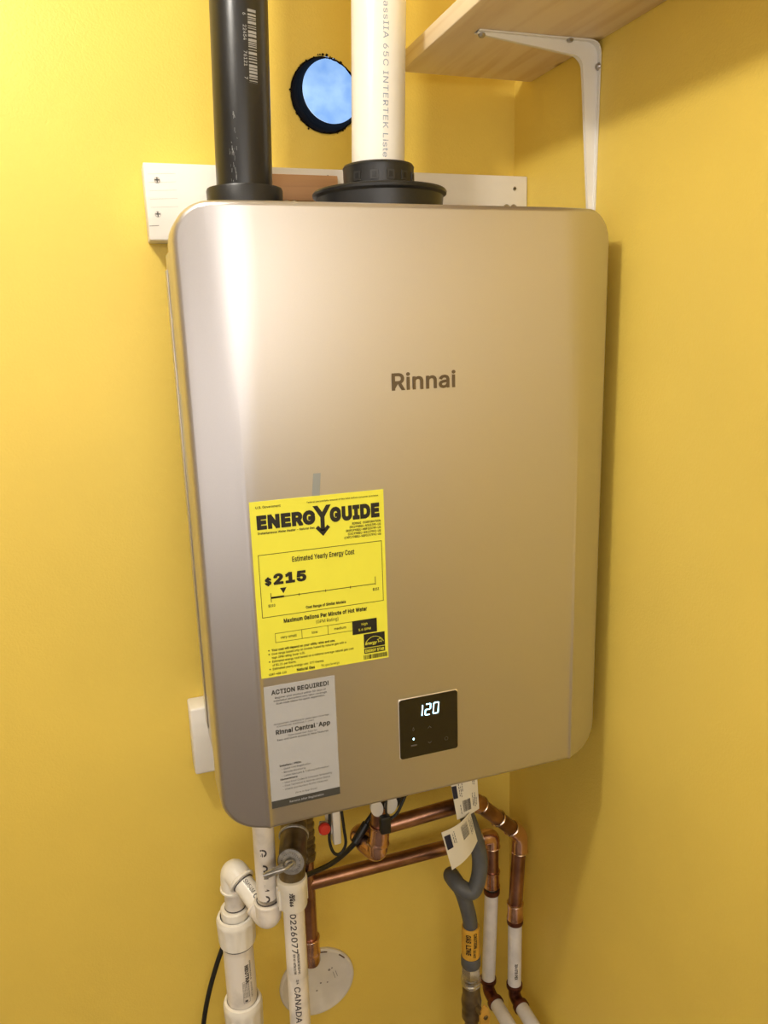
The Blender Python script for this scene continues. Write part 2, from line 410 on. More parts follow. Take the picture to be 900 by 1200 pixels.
 '7': ([97,0,323,448,323,452,62,452,62,509,391,509,391,449,165,0],
  [3,4,5,3,5,2,2,5,6,1,2,6,1,6,7,0,1,7]),
 '8': ([226,-7,178,-2,136,11,101,33,74,62,57,96,52,135,55,166,65,195,81,220,101,241,125,256,153,265,153,267,119,282,93,308,76,342,70,380,75,417,90,450,114,477,146,498,184,511,226,516,269,511,306,498,337,477,361,450,377,417,382,380,376,342,359,308,333,282,300,267,300,265,327,256,351,241,372,220,387,195,397,166,401,135,395,96,378,62,352,33,317,11,275,-2,226,49,258,52,285,60,307,74,323,91,333,113,337,139,333,165,322,189,305,208,283,223,256,232,226,235,196,232,169,223,147,208,130,189,119,165,115,139,119,113,129,91,145,74,167,60,195,52,226,290,274,300,293,313,307,330,316,351,319,376,316,399,308,420,294,437,275,449,226,460,177,449,159,437,145,420,136,399,133,376,136,351,145,330,159,313,178,300],
  [22,23,24,21,22,24,21,24,25,20,21,25,20,25,26,19,20,26,19,26,80,80,26,27,19,80,81,79,80,27,18,19,81,79,27,28,18,81,82,78,79,28,18,82,83,77,78,28,18,83,84,76,77,28,17,18,84,76,28,29,17,84,85,75,76,29,16,17,85,75,29,30,16,85,86,74,75,30,16,86,87,73,74,30,15,16,87,73,30,31,15,87,88,72,73,31,15,88,89,71,72,31,14,15,89,71,31,32,14,89,70,70,71,32,14,70,32,13,14,32,13,32,33,12,13,33,12,33,34,11,12,34,11,34,35,10,11,35,10,35,36,9,10,59,59,10,58,58,10,36,58,36,57,57,36,37,9,59,60,56,57,37,9,60,61,55,56,37,8,9,61,55,37,38,8,61,62,54,55,38,7,8,62,54,38,39,7,62,63,53,54,39,6,7,63,53,39,40,6,63,64,52,53,40,6,64,65,51,52,40,5,6,65,51,40,41,5,65,66,50,51,41,4,5,66,50,41,42,4,66,67,49,50,42,4,67,68,48,49,42,3,4,68,48,42,43,3,68,69,47,48,43,3,69,46,46,47,43,3,46,43,2,3,43,2,43,44,1,2,44,1,44,45,0,1,45]),
 '9': ([226,516,271,510,310,494,343,468,368,434,384,393,389,347,385,309,373,270,315,168,200,0,130,0,301,248,307,248,287,221,257,202,218,195,175,199,137,214,106,237,83,269,68,307,64,352,69,397,85,436,110,469,143,494,182,510,226,460,199,457,174,446,154,429,138,407,129,381,125,352,129,322,138,295,154,274,174,257,199,247,226,243,254,247,279,257,299,273,314,295,324,321,327,350,324,381,314,407,299,429,279,446,254,457],
  [27,0,1,26,27,1,26,1,2,25,26,2,25,2,3,24,25,29,29,25,28,28,25,3,28,3,51,51,3,4,24,29,30,50,51,4,24,30,31,49,50,4,23,24,31,49,4,5,23,31,32,48,49,5,23,32,33,47,48,5,22,23,33,47,5,6,22,33,34,46,47,6,21,22,34,21,34,35,45,46,6,45,6,7,21,35,36,44,45,7,44,7,8,20,21,36,20,36,37,43,44,8,20,37,38,42,43,8,42,8,13,13,8,9,19,20,38,19,38,39,41,42,12,12,42,13,41,12,15,15,12,11,14,13,9,19,39,40,40,41,15,19,40,15,18,19,15,15,14,9,17,18,15,17,15,16,11,15,9,11,9,10]),
 ':': ([95,-4,78,-1,63,9,53,24,50,41,53,59,63,73,78,83,95,87,113,83,128,73,138,59,141,41,138,24,128,9,113,-1,95,271,78,274,63,284,53,299,50,316,53,334,63,349,78,359,95,362,113,359,128,349,138,334,141,316,138,299,128,284,113,274],
  [7,8,9,6,7,9,6,9,10,5,6,10,5,10,11,4,5,11,4,11,12,3,4,12,3,12,13,2,3,13,2,13,14,1,2,14,1,14,15,0,1,15,23,24,25,22,23,25,22,25,26,21,22,26,21,26,27,20,21,27,20,27,28,19,20,28,19,28,29,18,19,29,18,29,30,17,18,30,17,30,31,16,17,31]),
 'A': ([16,0,201,509,276,509,463,0,395,0,287,302,264,372,232,478,245,478,213,371,191,302,85,0,110,142,110,199,370,199,370,142],
  [0,1,7,7,1,2,7,2,8,8,2,3,0,7,9,9,7,6,9,8,6,6,8,3,5,6,3,0,9,10,0,10,11,4,5,3,12,13,14,12,14,15]),
 'B': ([60,0,60,509,241,509,289,504,329,491,359,469,381,442,394,410,398,374,395,344,387,320,356,286,315,267,315,262,339,257,363,245,385,227,402,203,414,173,418,136,413,100,400,67,377,39,344,18,301,4,247,0,125,57,245,57,296,63,330,80,349,105,355,137,352,161,342,184,327,203,306,218,279,228,248,231,125,231,125,285,238,285,288,296,308,309,323,326,333,348,336,372,330,403,313,429,283,446,240,452,125,452],
  [0,1,50,50,1,2,50,2,3,50,3,4,50,4,5,50,5,49,49,5,6,0,50,39,48,49,6,47,48,6,47,6,7,46,47,7,46,7,8,45,46,8,45,8,9,44,45,9,43,44,9,43,9,10,42,43,10,42,10,11,41,42,11,40,41,11,40,11,12,0,39,38,38,39,40,38,40,12,38,12,13,38,13,14,38,14,15,38,15,37,37,15,16,0,38,26,36,37,16,35,36,16,35,16,17,34,35,17,33,34,17,33,17,18,32,33,18,32,18,19,31,32,19,30,31,19,30,19,20,29,30,20,29,20,21,28,29,21,28,21,22,27,28,22,0,26,27,0,27,22,0,22,23,0,23,24,0,24,25]),
 'C': ([267,-7,205,1,150,25,104,63,70,115,48,179,40,254,48,329,70,393,104,445,150,484,205,508,267,516,340,504,373,490,402,471,427,447,448,418,463,385,473,348,408,348,389,395,357,428,315,449,267,456,223,450,184,432,150,403,125,364,109,314,103,254,109,194,125,145,151,105,184,76,223,59,267,53,315,60,357,81,389,114,408,160,473,160,463,124,448,91,428,62,402,38,373,19,341,5,305,-4],
  [11,12,13,10,11,13,10,13,14,10,14,15,9,10,15,9,15,24,24,15,16,9,24,25,23,24,16,9,25,26,22,23,16,22,16,17,8,9,26,8,26,27,21,22,17,21,17,18,8,27,28,20,21,18,7,8,28,20,18,19,7,28,29,6,7,29,6,29,30,5,6,30,5,30,31,5,31,32,4,5,32,39,40,41,39,41,42,4,32,33,39,42,43,3,4,33,38,39,43,3,33,34,38,43,44,37,38,44,3,34,35,2,3,35,37,44,45,36,37,45,2,35,36,2,36,45,2,45,46,1,2,46,1,46,47,1,47,48,0,1,48]),
 'D': ([219,0,96,0,96,57,215,57,272,63,318,81,354,110,379,149,394,198,399,255,394,312,379,361,354,399,320,428,275,446,221,452,93,452,93,509,225,509,294,501,353,478,399,441,433,391,455,329,462,255,455,181,433,119,398,68,351,31,291,8,125,509,125,0,60,0,60,509],
  [16,17,18,16,18,19,16,19,20,16,20,15,15,20,21,14,15,21,13,14,21,13,21,22,12,13,22,11,12,22,11,22,23,10,11,23,10,23,24,9,10,24,8,9,24,8,24,25,7,8,25,7,25,26,6,7,26,6,26,27,5,6,27,4,5,27,4,27,28,3,4,28,1,2,3,1,3,28,1,28,29,1,29,0,32,33,30,32,30,31]),
 'E': ([60,0,60,509,372,509,372,452,125,452,125,286,355,286,355,229,125,229,125,57,375,57,375,0],
  [0,1,4,4,1,2,4,2,3,0,4,5,0,5,8,8,5,6,8,6,7,0,8,9,0,9,10,0,10,11]),
 'F': ([60,0,60,509,369,509,369,452,125,452,125,278,346,278,346,221,125,221,125,0],
  [0,1,4,4,1,2,4,2,3,0,4,5,0,5,8,8,5,6,8,6,7,0,8,9]),
 'G': ([269,-7,205,1,149,25,104,64,69,116,47,179,40,254,47,329,69,393,103,445,149,484,203,508,265,516,304,513,340,504,374,489,403,469,429,445,449,416,465,384,474,349,408,349,387,393,356,427,315,448,265,456,222,450,183,432,150,404,125,364,109,314,103,254,109,194,125,145,151,105,184,76,224,59,269,53,309,57,345,71,374,93,396,123,410,160,415,202,434,199,283,199,283,256,478,256,478,200,471,141,451,91,419,50,377,19,326,0],
  [11,12,13,11,13,14,10,11,14,10,14,15,10,15,16,9,10,16,9,16,25,25,16,17,9,25,26,24,25,17,9,26,27,23,24,17,8,9,27,23,17,18,8,27,28,22,23,18,22,18,19,8,28,29,7,8,29,21,22,19,21,19,20,7,29,30,6,7,30,6,30,31,45,46,47,45,47,43,43,47,48,5,6,31,5,31,32,45,43,42,44,43,48,44,48,49,42,45,44,42,44,49,5,32,33,4,5,33,41,42,49,4,33,34,41,49,50,40,41,50,3,4,34,3,34,35,39,40,50,39,50,51,3,35,36,38,39,51,2,3,36,2,36,37,37,38,51,2,37,51,2,51,52,1,2,52,1,52,53,0,1,53]),
 'H': ([60,0,60,509,125,509,125,289,392,289,392,509,457,509,457,0,392,0,392,232,125,232,125,0],
  [0,1,2,0,2,3,4,5,6,4,6,7,0,3,10,10,3,4,10,4,9,9,4,7,0,10,11,8,9,7]),
 'I': ([31,0,31,57,118,57,118,452,31,452,31,509,269,509,269,452,183,452,183,57,269,57,269,0],
  [4,5,6,4,6,7,3,4,7,2,3,8,8,3,7,2,8,9,0,1,2,0,2,9,0,9,10,0,10,11]),
 'K': ([104,145,104,216,139,261,174,303,212,344,364,509,448,509,231,276,228,276,60,0,60,509,125,509,125,334,124,225,125,193,125,0,372,0,188,259,228,309,449,0],
  [4,5,6,4,6,7,3,4,7,2,3,8,8,3,7,2,8,0,1,2,0,9,10,11,9,11,12,9,12,13,9,13,14,9,14,15,17,18,19,16,17,19]),
 'L': ([60,0,60,509,125,509,125,57,361,57,361,0],
  [0,1,2,0,2,3,0,3,4,0,4,5]),
 'M': ([60,0,60,509,152,509,277,187,287,159,299,123,311,84,322,49,307,49,318,83,330,121,342,158,352,187,476,509,568,509,568,0,504,0,504,291,504,327,505,369,506,413,507,457,513,457,498,409,482,363,467,322,456,291,342,0,286,0,170,291,159,321,145,361,129,408,112,457,119,457,120,416,121,372,122,328,122,291,122,0],
  [0,1,33,33,1,2,33,2,34,34,2,3,12,13,21,21,13,14,21,14,22,22,14,15,0,33,35,35,33,32,35,34,32,32,34,3,12,21,23,23,21,20,23,22,20,20,22,15,0,35,36,19,20,15,12,23,24,31,32,3,0,36,37,18,19,15,12,24,25,30,31,3,0,37,38,17,18,15,12,25,26,29,30,3,0,38,39,28,29,3,12,26,27,16,17,15,28,3,4,11,12,27,28,4,5,10,11,27,28,5,6,9,10,27,28,6,8,8,6,7,8,9,27,28,8,27]),
 'N': ([60,0,60,509,136,509,343,183,363,151,388,107,414,55,405,54,401,108,399,157,399,195,399,509,463,509,463,0,387,0,202,290,177,331,148,381,108,452,119,454,122,384,124,328,125,291,125,0],
  [0,1,18,18,1,2,18,2,19,19,2,3,10,11,12,10,12,13,20,19,17,17,19,3,0,18,20,20,18,17,0,20,21,16,17,3,15,16,3,0,21,22,0,22,23,14,15,3,9,10,13,14,3,4,8,9,13,14,4,5,7,8,6,6,8,13,14,5,6,14,6,13]),
 'O': ([267,-7,205,1,150,25,105,63,70,115,48,179,40,254,48,329,70,393,105,445,150,484,205,508,267,516,329,508,384,484,429,445,464,393,486,329,493,254,486,179,464,115,429,63,384,25,329,1,267,53,310,59,349,76,383,105,408,144,425,194,430,254,425,314,408,365,383,404,349,433,310,450,267,456,223,450,184,433,151,404,125,364,109,314,103,254,109,194,125,144,151,105,184,76,223,59],
  [11,12,13,10,11,13,10,13,14,9,10,14,9,14,36,36,14,15,9,36,37,35,36,15,9,37,38,34,35,15,8,9,38,34,15,16,8,38,39,33,34,16,8,39,40,32,33,16,7,8,40,32,16,17,31,32,17,7,40,41,6,7,41,31,17,18,6,41,42,30,31,18,5,6,42,5,42,43,29,30,18,29,18,19,5,43,44,28,29,19,4,5,44,28,19,20,4,44,45,27,28,20,3,4,45,27,20,21,3,45,46,26,27,21,3,46,47,25,26,21,2,3,47,25,21,22,2,47,24,24,25,22,2,24,22,1,2,22,1,22,23,0,1,23]),
 'P': ([60,0,60,509,235,509,289,503,332,487,366,462,390,430,404,391,409,348,404,304,390,265,366,233,332,207,289,191,235,186,109,186,109,242,233,242,269,246,297,256,318,272,333,294,342,319,344,348,342,376,333,402,318,423,297,439,268,449,232,452,125,452,125,0],
  [0,1,30,30,1,2,30,2,3,30,3,4,30,4,5,30,5,29,29,5,28,28,5,6,0,30,16,16,30,31,27,28,6,26,27,6,26,6,7,25,26,7,24,25,7,24,7,8,23,24,8,22,23,8,22,8,9,21,22,9,21,9,10,20,21,10,19,20,10,19,10,11,18,19,11,17,18,11,0,16,15,31,16,17,31,17,14,14,17,11,14,11,12,14,12,13,0,15,14,0,14,31]),
 'Q': ([245,159,313,159,369,85,384,65,468,-48,401,-48,346,27,331,46,267,-7,205,1,150,25,105,63,70,115,48,179,40,254,48,329,70,393,105,445,150,484,205,508,267,516,329,508,384,484,429,445,464,393,486,329,493,254,486,179,464,115,429,63,384,25,329,1,267,53,310,59,349,76,383,105,408,144,425,194,430,254,425,314,408,365,383,404,349,433,310,450,267,456,223,450,184,433,151,404,125,364,109,314,103,254,109,194,125,144,151,105,184,76,223,59],
  [7,0,1,7,1,2,7,2,3,7,3,4,6,7,4,5,6,4,19,20,21,18,19,21,18,21,22,17,18,22,17,22,44,44,22,23,17,44,45,43,44,23,17,45,46,42,43,23,16,17,46,42,23,24,16,46,47,41,42,24,16,47,48,40,41,24,15,16,48,40,24,25,39,40,25,15,48,49,14,15,49,39,25,26,14,49,50,38,39,26,13,14,50,13,50,51,37,38,26,37,26,27,13,51,52,36,37,27,12,13,52,36,27,28,12,52,53,35,36,28,11,12,53,35,28,29,11,53,54,34,35,29,11,54,55,33,34,29,10,11,55,33,29,30,10,55,32,32,33,30,10,32,30,9,10,30,9,30,31,8,9,31]),
 'R': ([60,0,60,509,236,509,290,504,333,489,367,465,390,433,405,395,409,352,405,309,390,271,367,240,333,217,289,203,236,198,96,198,96,255,234,255,269,258,298,267,319,281,334,300,342,324,345,352,342,380,334,405,319,425,298,440,269,449,233,452,125,452,125,0,353,0,230,229,303,229,428,0],
  [0,1,16,16,1,30,30,1,2,30,2,3,30,3,4,30,4,5,30,5,29,29,5,28,28,5,6,16,30,31,27,28,6,26,27,6,26,6,7,25,26,7,24,25,7,24,7,8,23,24,8,22,23,8,22,8,9,21,22,9,21,9,10,20,21,10,19,20,10,19,10,11,18,19,11,17,18,11,0,16,15,31,16,17,31,17,14,14,17,11,14,11,12,14,12,13,0,15,14,0,14,31,32,33,34,32,34,35]),
 'S': ([224,-9,172,-4,128,9,91,31,64,60,46,96,38,137,104,137,110,110,123,88,142,71,166,59,224,49,257,52,286,60,311,74,329,92,341,114,346,139,342,161,332,179,296,205,245,222,184,239,128,260,86,289,60,326,52,372,58,413,75,448,102,476,138,498,180,511,227,516,275,511,316,498,351,476,377,449,394,415,401,378,337,378,326,412,302,437,267,453,225,459,194,456,167,448,145,435,129,418,118,398,115,376,119,352,131,334,169,308,212,293,264,279,312,264,359,238,395,198,405,171,408,139,403,99,386,64,360,34,323,11,278,-4],
  [32,33,34,31,32,34,31,34,35,30,31,35,30,35,36,29,30,36,29,36,44,44,36,37,29,44,45,43,44,37,29,45,46,42,43,37,42,37,38,28,29,46,28,46,47,41,42,38,28,47,48,28,48,49,41,38,39,27,28,49,40,41,39,27,49,50,27,50,51,26,27,51,26,51,52,26,52,53,25,26,53,25,53,54,25,54,55,24,25,55,24,55,56,24,56,57,23,24,57,22,23,57,22,57,58,21,22,58,20,21,58,20,58,59,19,20,59,19,59,60,18,19,60,17,18,60,17,60,61,5,6,7,5,7,8,16,17,61,5,8,9,16,61,62,4,5,9,15,16,62,4,9,10,14,15,62,4,10,11,14,62,63,3,4,11,13,14,63,3,11,12,12,13,63,3,12,63,3,63,64,2,3,64,2,64,65,1,2,65,0,1,65]),
 'T': ([32,452,32,509,417,509,417,452,257,452,257,0,193,0,193,452],
  [0,1,2,0,2,3,7,0,3,6,7,4,4,7,3,6,4,5]),
 'U': ([259,-8,203,-2,154,15,114,43,85,80,66,124,60,173,60,509,124,509,124,178,128,144,141,113,160,87,187,68,220,56,259,52,298,56,331,68,357,87,377,113,389,144,393,178,393,509,457,509,457,173,451,124,433,80,403,43,363,15,315,-2],
  [6,7,8,6,8,9,21,22,23,21,23,24,6,9,10,20,21,24,5,6,10,20,24,25,5,10,11,19,20,25,4,5,11,19,25,26,4,11,12,18,19,26,4,12,13,17,18,26,3,4,13,17,26,27,3,13,14,16,17,27,3,14,15,15,16,27,3,15,27,2,3,27,2,27,28,1,2,28,1,28,29,0,1,29]),
 'V': ([204,0,16,509,84,509,192,206,215,137,248,31,235,31,267,138,290,206,395,509,463,509,278,0],
  [0,1,2,0,2,3,8,9,10,8,10,11,0,3,4,7,8,11,6,7,5,5,7,11,0,4,5,0,5,11]),
 'W': ([155,0,16,509,82,509,163,196,175,145,187,94,197,40,189,40,200,94,211,145,224,196,306,509,380,509,462,196,474,145,486,94,497,40,488,40,499,94,510,145,523,196,603,509,670,509,530,0,455,0,368,323,351,391,336,475,350,475,335,395,318,323,230,0],
  [0,1,2,0,2,3,10,11,27,27,11,12,27,12,28,28,12,13,20,21,22,20,22,23,10,27,29,29,27,26,29,28,26,26,28,13,10,29,30,25,26,13,10,30,31,24,25,13,0,3,4,9,10,31,24,13,14,19,20,23,0,4,5,8,9,31,24,14,15,18,19,23,0,5,7,7,5,6,7,8,31,24,15,17,17,15,16,17,18,23,0,7,31,24,17,23]),
 'X': ([18,0,217,284,217,236,29,509,104,509,178,400,204,361,223,329,243,292,232,292,252,329,272,361,298,400,374,509,446,509,259,239,259,287,456,0,382,0,292,129,268,165,250,195,230,231,244,231,225,196,206,166,182,129,91,0],
  [2,3,4,2,4,5,12,13,14,12,14,15,2,5,6,11,12,15,2,6,1,1,6,7,10,11,16,16,11,15,1,7,9,9,7,8,9,10,16,1,9,16,1,16,17,0,1,22,22,1,23,23,1,17,0,22,24,24,22,21,24,23,21,21,23,17,0,24,25,20,21,17,0,25,26,19,20,17,0,26,27,18,19,17]),
 'Y': ([203,0,203,208,16,509,91,509,192,344,222,292,250,230,224,230,251,293,280,344,381,509,455,509,268,208,268,0],
  [1,2,3,1,3,4,9,10,11,9,11,12,1,4,5,8,9,12,7,8,6,6,8,12,1,5,6,1,6,12,0,1,12,0,12,13]),
 'a': ([160,-9,126,-5,94,5,68,22,48,45,35,73,30,108,34,138,43,161,58,179,78,193,125,211,178,220,234,227,265,235,273,243,276,255,276,257,267,297,240,322,196,331,149,322,118,301,100,274,41,291,57,322,79,346,104,364,133,375,194,384,239,379,286,360,306,343,322,320,333,290,337,251,337,0,277,0,277,52,272,52,252,25,215,1,170,45,202,49,228,59,248,74,263,93,272,115,276,138,276,190,259,182,231,176,200,171,175,168,134,159,103,139,95,124,92,105,102,72,130,52],
  [28,29,30,28,30,31,27,28,31,26,27,31,26,31,32,25,26,32,25,32,20,20,32,33,25,20,21,19,20,33,24,25,21,24,21,22,18,19,33,18,33,34,24,22,23,17,18,34,17,34,35,16,17,35,15,16,35,15,35,36,14,15,36,13,14,49,49,14,36,12,13,49,11,12,49,10,11,49,9,10,49,9,49,50,48,49,36,9,50,51,8,9,51,8,51,52,8,52,53,8,53,54,7,8,54,7,54,55,7,55,56,6,7,56,47,48,36,6,56,57,46,47,36,5,6,57,5,57,58,45,46,38,38,46,36,44,45,38,4,5,58,4,58,59,43,44,39,39,44,38,4,59,42,43,39,40,37,38,36,42,43,40,3,4,42,3,42,40,3,40,41,2,3,41,1,2,41,1,41,0]),
 'b': ([229,-8,198,-5,172,4,138,31,118,59,112,59,112,0,53,0,53,509,114,509,114,319,118,319,137,346,171,373,197,381,229,384,274,378,313,361,345,332,370,293,385,245,390,189,385,133,370,84,346,45,313,16,274,-2,220,47,253,51,279,66,301,88,316,117,325,151,328,189,325,227,316,261,301,290,280,311,253,325,220,330,188,325,161,312,140,291,125,263,116,229,113,189,116,150,125,115,140,86,162,65,188,51],
  [7,8,9,7,9,10,14,15,16,13,14,16,13,16,17,12,13,17,12,17,18,11,12,39,39,12,18,39,18,38,38,18,19,11,39,40,11,40,41,37,38,19,7,10,11,7,11,43,43,11,42,42,11,41,36,37,19,36,19,20,35,36,20,7,43,44,34,35,20,34,20,21,7,44,45,33,34,21,7,45,46,32,33,21,32,21,22,31,32,22,7,46,47,31,22,23,30,31,23,7,47,5,5,47,48,29,30,23,5,48,49,29,23,24,28,29,24,5,49,4,4,49,50,7,5,6,3,4,50,3,50,27,27,28,24,3,27,24,3,24,25,2,3,25,2,25,26,1,2,26,1,26,0]),
 'c': ([207,-8,159,-2,117,16,82,46,56,85,40,133,34,187,40,243,56,291,82,330,117,360,159,378,207,384,260,377,305,356,340,322,362,277,303,262,290,289,270,311,242,325,207,330,173,325,145,310,124,287,108,258,99,224,96,187,99,151,108,117,124,89,145,66,173,51,207,46,243,52,271,66,292,89,304,117,363,102,341,56,306,21,261,-1],
  [11,12,13,10,11,13,10,13,14,9,10,14,9,14,21,21,14,15,8,9,22,22,9,21,20,21,15,8,22,23,19,20,15,19,15,16,18,19,16,8,23,24,7,8,24,17,18,16,7,24,25,7,25,26,6,7,26,6,26,27,5,6,27,5,27,28,5,28,29,4,5,29,4,29,30,36,37,38,36,38,39,4,30,31,35,36,39,3,4,31,3,31,32,34,35,39,34,39,40,33,34,40,3,32,33,2,3,33,2,33,40,2,40,41,1,2,41,1,41,0]),
 'd': ([195,-8,151,-2,111,16,79,45,55,84,39,133,34,189,39,245,55,293,79,332,112,361,151,378,196,384,228,381,253,373,287,346,306,319,311,319,311,509,372,509,372,0,313,0,313,59,307,59,287,31,252,4,227,-5,205,47,236,51,263,65,284,86,299,115,309,150,312,189,309,229,300,263,284,291,263,312,237,325,205,330,172,325,145,311,124,290,108,261,99,227,96,189,99,151,109,117,124,88,145,66,172,51],
  [17,18,19,17,19,20,11,12,13,11,13,14,10,11,14,10,14,15,9,10,15,9,15,39,39,15,16,8,9,40,40,9,39,38,39,16,8,40,41,37,38,16,37,16,17,37,17,36,36,17,35,35,17,20,8,41,42,7,8,42,7,42,43,34,35,20,7,43,44,6,7,44,33,34,20,6,44,45,5,6,45,5,45,46,32,33,20,5,46,47,31,32,20,4,5,47,4,47,48,30,31,22,22,31,20,4,48,49,29,30,22,3,4,49,3,49,50,28,29,23,23,29,22,28,23,24,21,22,20,3,50,27,27,28,24,3,27,24,2,3,24,2,24,25,1,2,25,1,25,26,0,1,26]),
 'e': ([212,-8,161,-2,117,16,82,46,56,85,40,132,34,187,39,242,55,290,81,329,115,359,157,378,205,384,266,374,294,361,319,341,341,315,357,282,368,242,371,194,371,169,75,169,75,221,338,221,310,202,307,237,298,269,283,294,263,314,237,326,205,330,173,326,146,313,125,294,109,270,99,241,96,211,96,178,100,139,110,106,128,80,151,61,179,50,212,46,254,53,285,73,306,105,365,91,353,63,335,39,311,19,283,4,249,-5],
  [11,12,13,10,11,13,10,13,14,10,14,15,9,10,15,9,15,30,30,15,16,9,30,31,29,30,16,8,9,31,8,31,32,28,29,16,28,16,17,27,28,17,8,32,33,8,33,34,26,27,17,7,8,34,26,17,18,7,34,35,25,26,18,6,7,35,25,18,23,23,18,19,6,35,22,22,35,36,24,25,23,6,22,21,36,22,23,36,23,19,37,36,19,37,19,20,5,6,21,38,37,20,5,21,38,38,21,20,5,38,39,4,5,39,4,39,40,45,46,47,45,47,48,3,4,40,3,40,41,44,45,48,44,48,49,3,41,42,43,44,49,3,42,43,2,3,43,2,43,49,2,49,50,2,50,51,1,2,51,1,51,52,0,1,52]),
 'f': ([228,379,228,327,6,327,6,379,81,0,81,432,84,461,96,486,113,505,135,519,187,530,222,527,243,521,227,468,215,472,195,474,171,470,154,460,145,443,142,419,142,0],
  [2,3,0,2,0,1,9,10,11,9,11,12,9,12,13,8,9,14,14,9,13,7,8,14,6,7,15,15,7,14,6,15,16,6,16,17,5,6,17,5,17,18,5,18,19,4,5,19,4,19,20]),
 'g': ([207,-151,168,-148,134,-140,82,-110,51,-69,101,-41,122,-66,154,-88,207,-97,249,-92,282,-75,304,-47,311,-6,311,68,306,68,287,41,252,16,227,8,195,5,152,10,113,27,80,53,55,90,39,136,34,191,39,246,55,293,80,332,112,361,152,378,196,384,228,382,253,373,288,346,308,319,313,319,313,379,372,379,372,-9,367,-54,350,-90,324,-117,291,-136,251,-147,205,59,237,63,264,75,285,95,300,121,309,154,312,193,309,231,300,264,285,291,264,312,237,325,205,330,172,325,145,312,124,290,109,262,99,229,96,193,99,155,109,123,124,96,145,76,172,63],
  [29,30,31,29,31,32,35,36,37,35,37,38,28,29,32,28,32,33,27,28,33,27,33,56,56,33,34,26,27,57,57,27,56,55,56,34,26,57,58,54,55,34,54,34,35,54,35,53,53,35,52,52,35,51,51,35,38,26,58,59,25,26,59,25,59,60,25,60,61,24,25,61,50,51,38,24,61,62,24,62,63,49,50,38,23,24,63,23,63,64,48,49,38,22,23,64,22,64,65,47,48,13,13,48,38,22,65,66,46,47,13,21,22,66,21,66,67,45,46,14,14,46,13,45,14,15,12,13,38,21,67,44,44,45,15,21,44,15,20,21,15,20,15,16,19,20,16,19,16,17,18,19,17,11,12,38,11,38,39,4,5,6,10,11,39,10,39,40,4,6,7,3,4,7,9,10,40,3,7,8,9,40,41,8,9,41,3,8,41,2,3,41,2,41,42,2,42,43,1,2,43,1,43,0]),
 'h': ([114,227,114,0,53,0,53,509,114,509,114,287,102,287,124,332,152,362,187,379,227,384,264,380,295,369,321,349,341,321,353,285,357,240,357,0,296,0,296,235,290,275,273,304,246,323,210,329,184,326,161,317,141,303,126,283,117,257],
  [2,3,4,2,4,6,6,4,5,9,10,11,9,11,12,8,9,12,8,12,13,7,8,13,7,13,23,23,13,14,6,7,25,25,7,24,24,7,23,22,23,14,21,22,14,21,14,15,6,25,26,20,21,15,6,26,27,2,6,28,28,6,27,20,15,16,19,20,16,2,28,0,19,16,17,18,19,17,2,0,1]),
 'i': ([53,0,53,379,114,379,114,0,84,443,67,446,54,455,44,468,41,483,44,499,54,512,67,521,84,524,100,521,114,512,123,499,126,483,123,468,114,455,100,446],
  [0,1,2,0,2,3,11,12,13,10,11,13,10,13,14,9,10,14,9,14,15,8,9,15,8,15,16,7,8,16,7,16,17,6,7,17,6,17,18,5,6,18,5,18,19,4,5,19]),
 'j': ([53,379,114,379,114,-30,111,-63,102,-90,86,-113,65,-129,37,-139,4,-143,-10,-143,-10,-87,2,-87,25,-83,40,-72,50,-54,53,-29,83,443,67,446,53,455,44,468,41,483,44,499,53,512,67,521,83,524,100,521,114,512,123,499,126,483,123,468,114,455,100,446],
  [15,0,1,15,1,2,14,15,2,14,2,3,13,14,3,13,3,4,12,13,4,11,12,4,9,10,11,9,11,4,9,4,5,9,5,6,9,6,7,9,7,8,23,24,25,22,23,25,22,25,26,21,22,26,21,26,27,20,21,27,20,27,28,19,20,28,19,28,29,18,19,29,18,29,30,17,18,30,17,30,31,16,17,31]),
 'k': ([110,137,110,212,121,212,284,379,360,379,184,199,177,199,53,0,53,509,114,509,114,0,294,0,148,186,191,229,372,0],
  [2,3,4,2,4,5,0,1,2,0,2,6,6,2,5,7,8,9,7,9,10,12,13,14,11,12,14]),
 'l': ([139,-2,101,3,74,20,58,47,53,84,53,509,114,509,114,99,120,62,130,54,146,52,160,53,170,54,181,3,162,-1],
  [4,5,6,4,6,7,4,7,8,3,4,8,3,8,9,3,9,10,11,12,13,10,11,13,3,10,13,2,3,13,1,2,13,0,1,13,0,13,14]),
 'm': ([53,0,53,379,112,379,112,295,108,295,118,323,132,346,172,376,219,386,257,380,287,361,309,331,321,295,312,295,322,321,337,343,381,375,437,386,468,383,497,372,522,354,541,328,553,296,557,255,557,0,496,0,496,254,490,289,473,313,447,326,419,330,395,328,374,320,345,290,335,247,335,0,274,0,274,260,269,288,253,311,229,326,199,330,158,320,140,307,126,289,117,266,114,238,114,0],
  [7,8,9,16,17,18,16,18,19,7,9,10,0,1,2,0,2,4,4,2,3,6,7,10,15,16,19,15,19,20,6,10,11,15,20,21,5,6,41,41,6,11,14,15,31,31,15,30,30,15,21,41,11,40,40,11,12,5,41,42,29,30,21,14,31,32,29,21,22,39,40,12,28,29,22,4,5,42,13,14,32,4,42,43,13,32,33,27,28,22,38,39,13,13,39,12,4,43,44,27,22,23,0,4,45,45,4,44,38,13,33,38,33,34,26,27,23,37,38,34,0,45,46,36,37,34,26,23,24,25,26,24,36,34,35,0,46,47]),
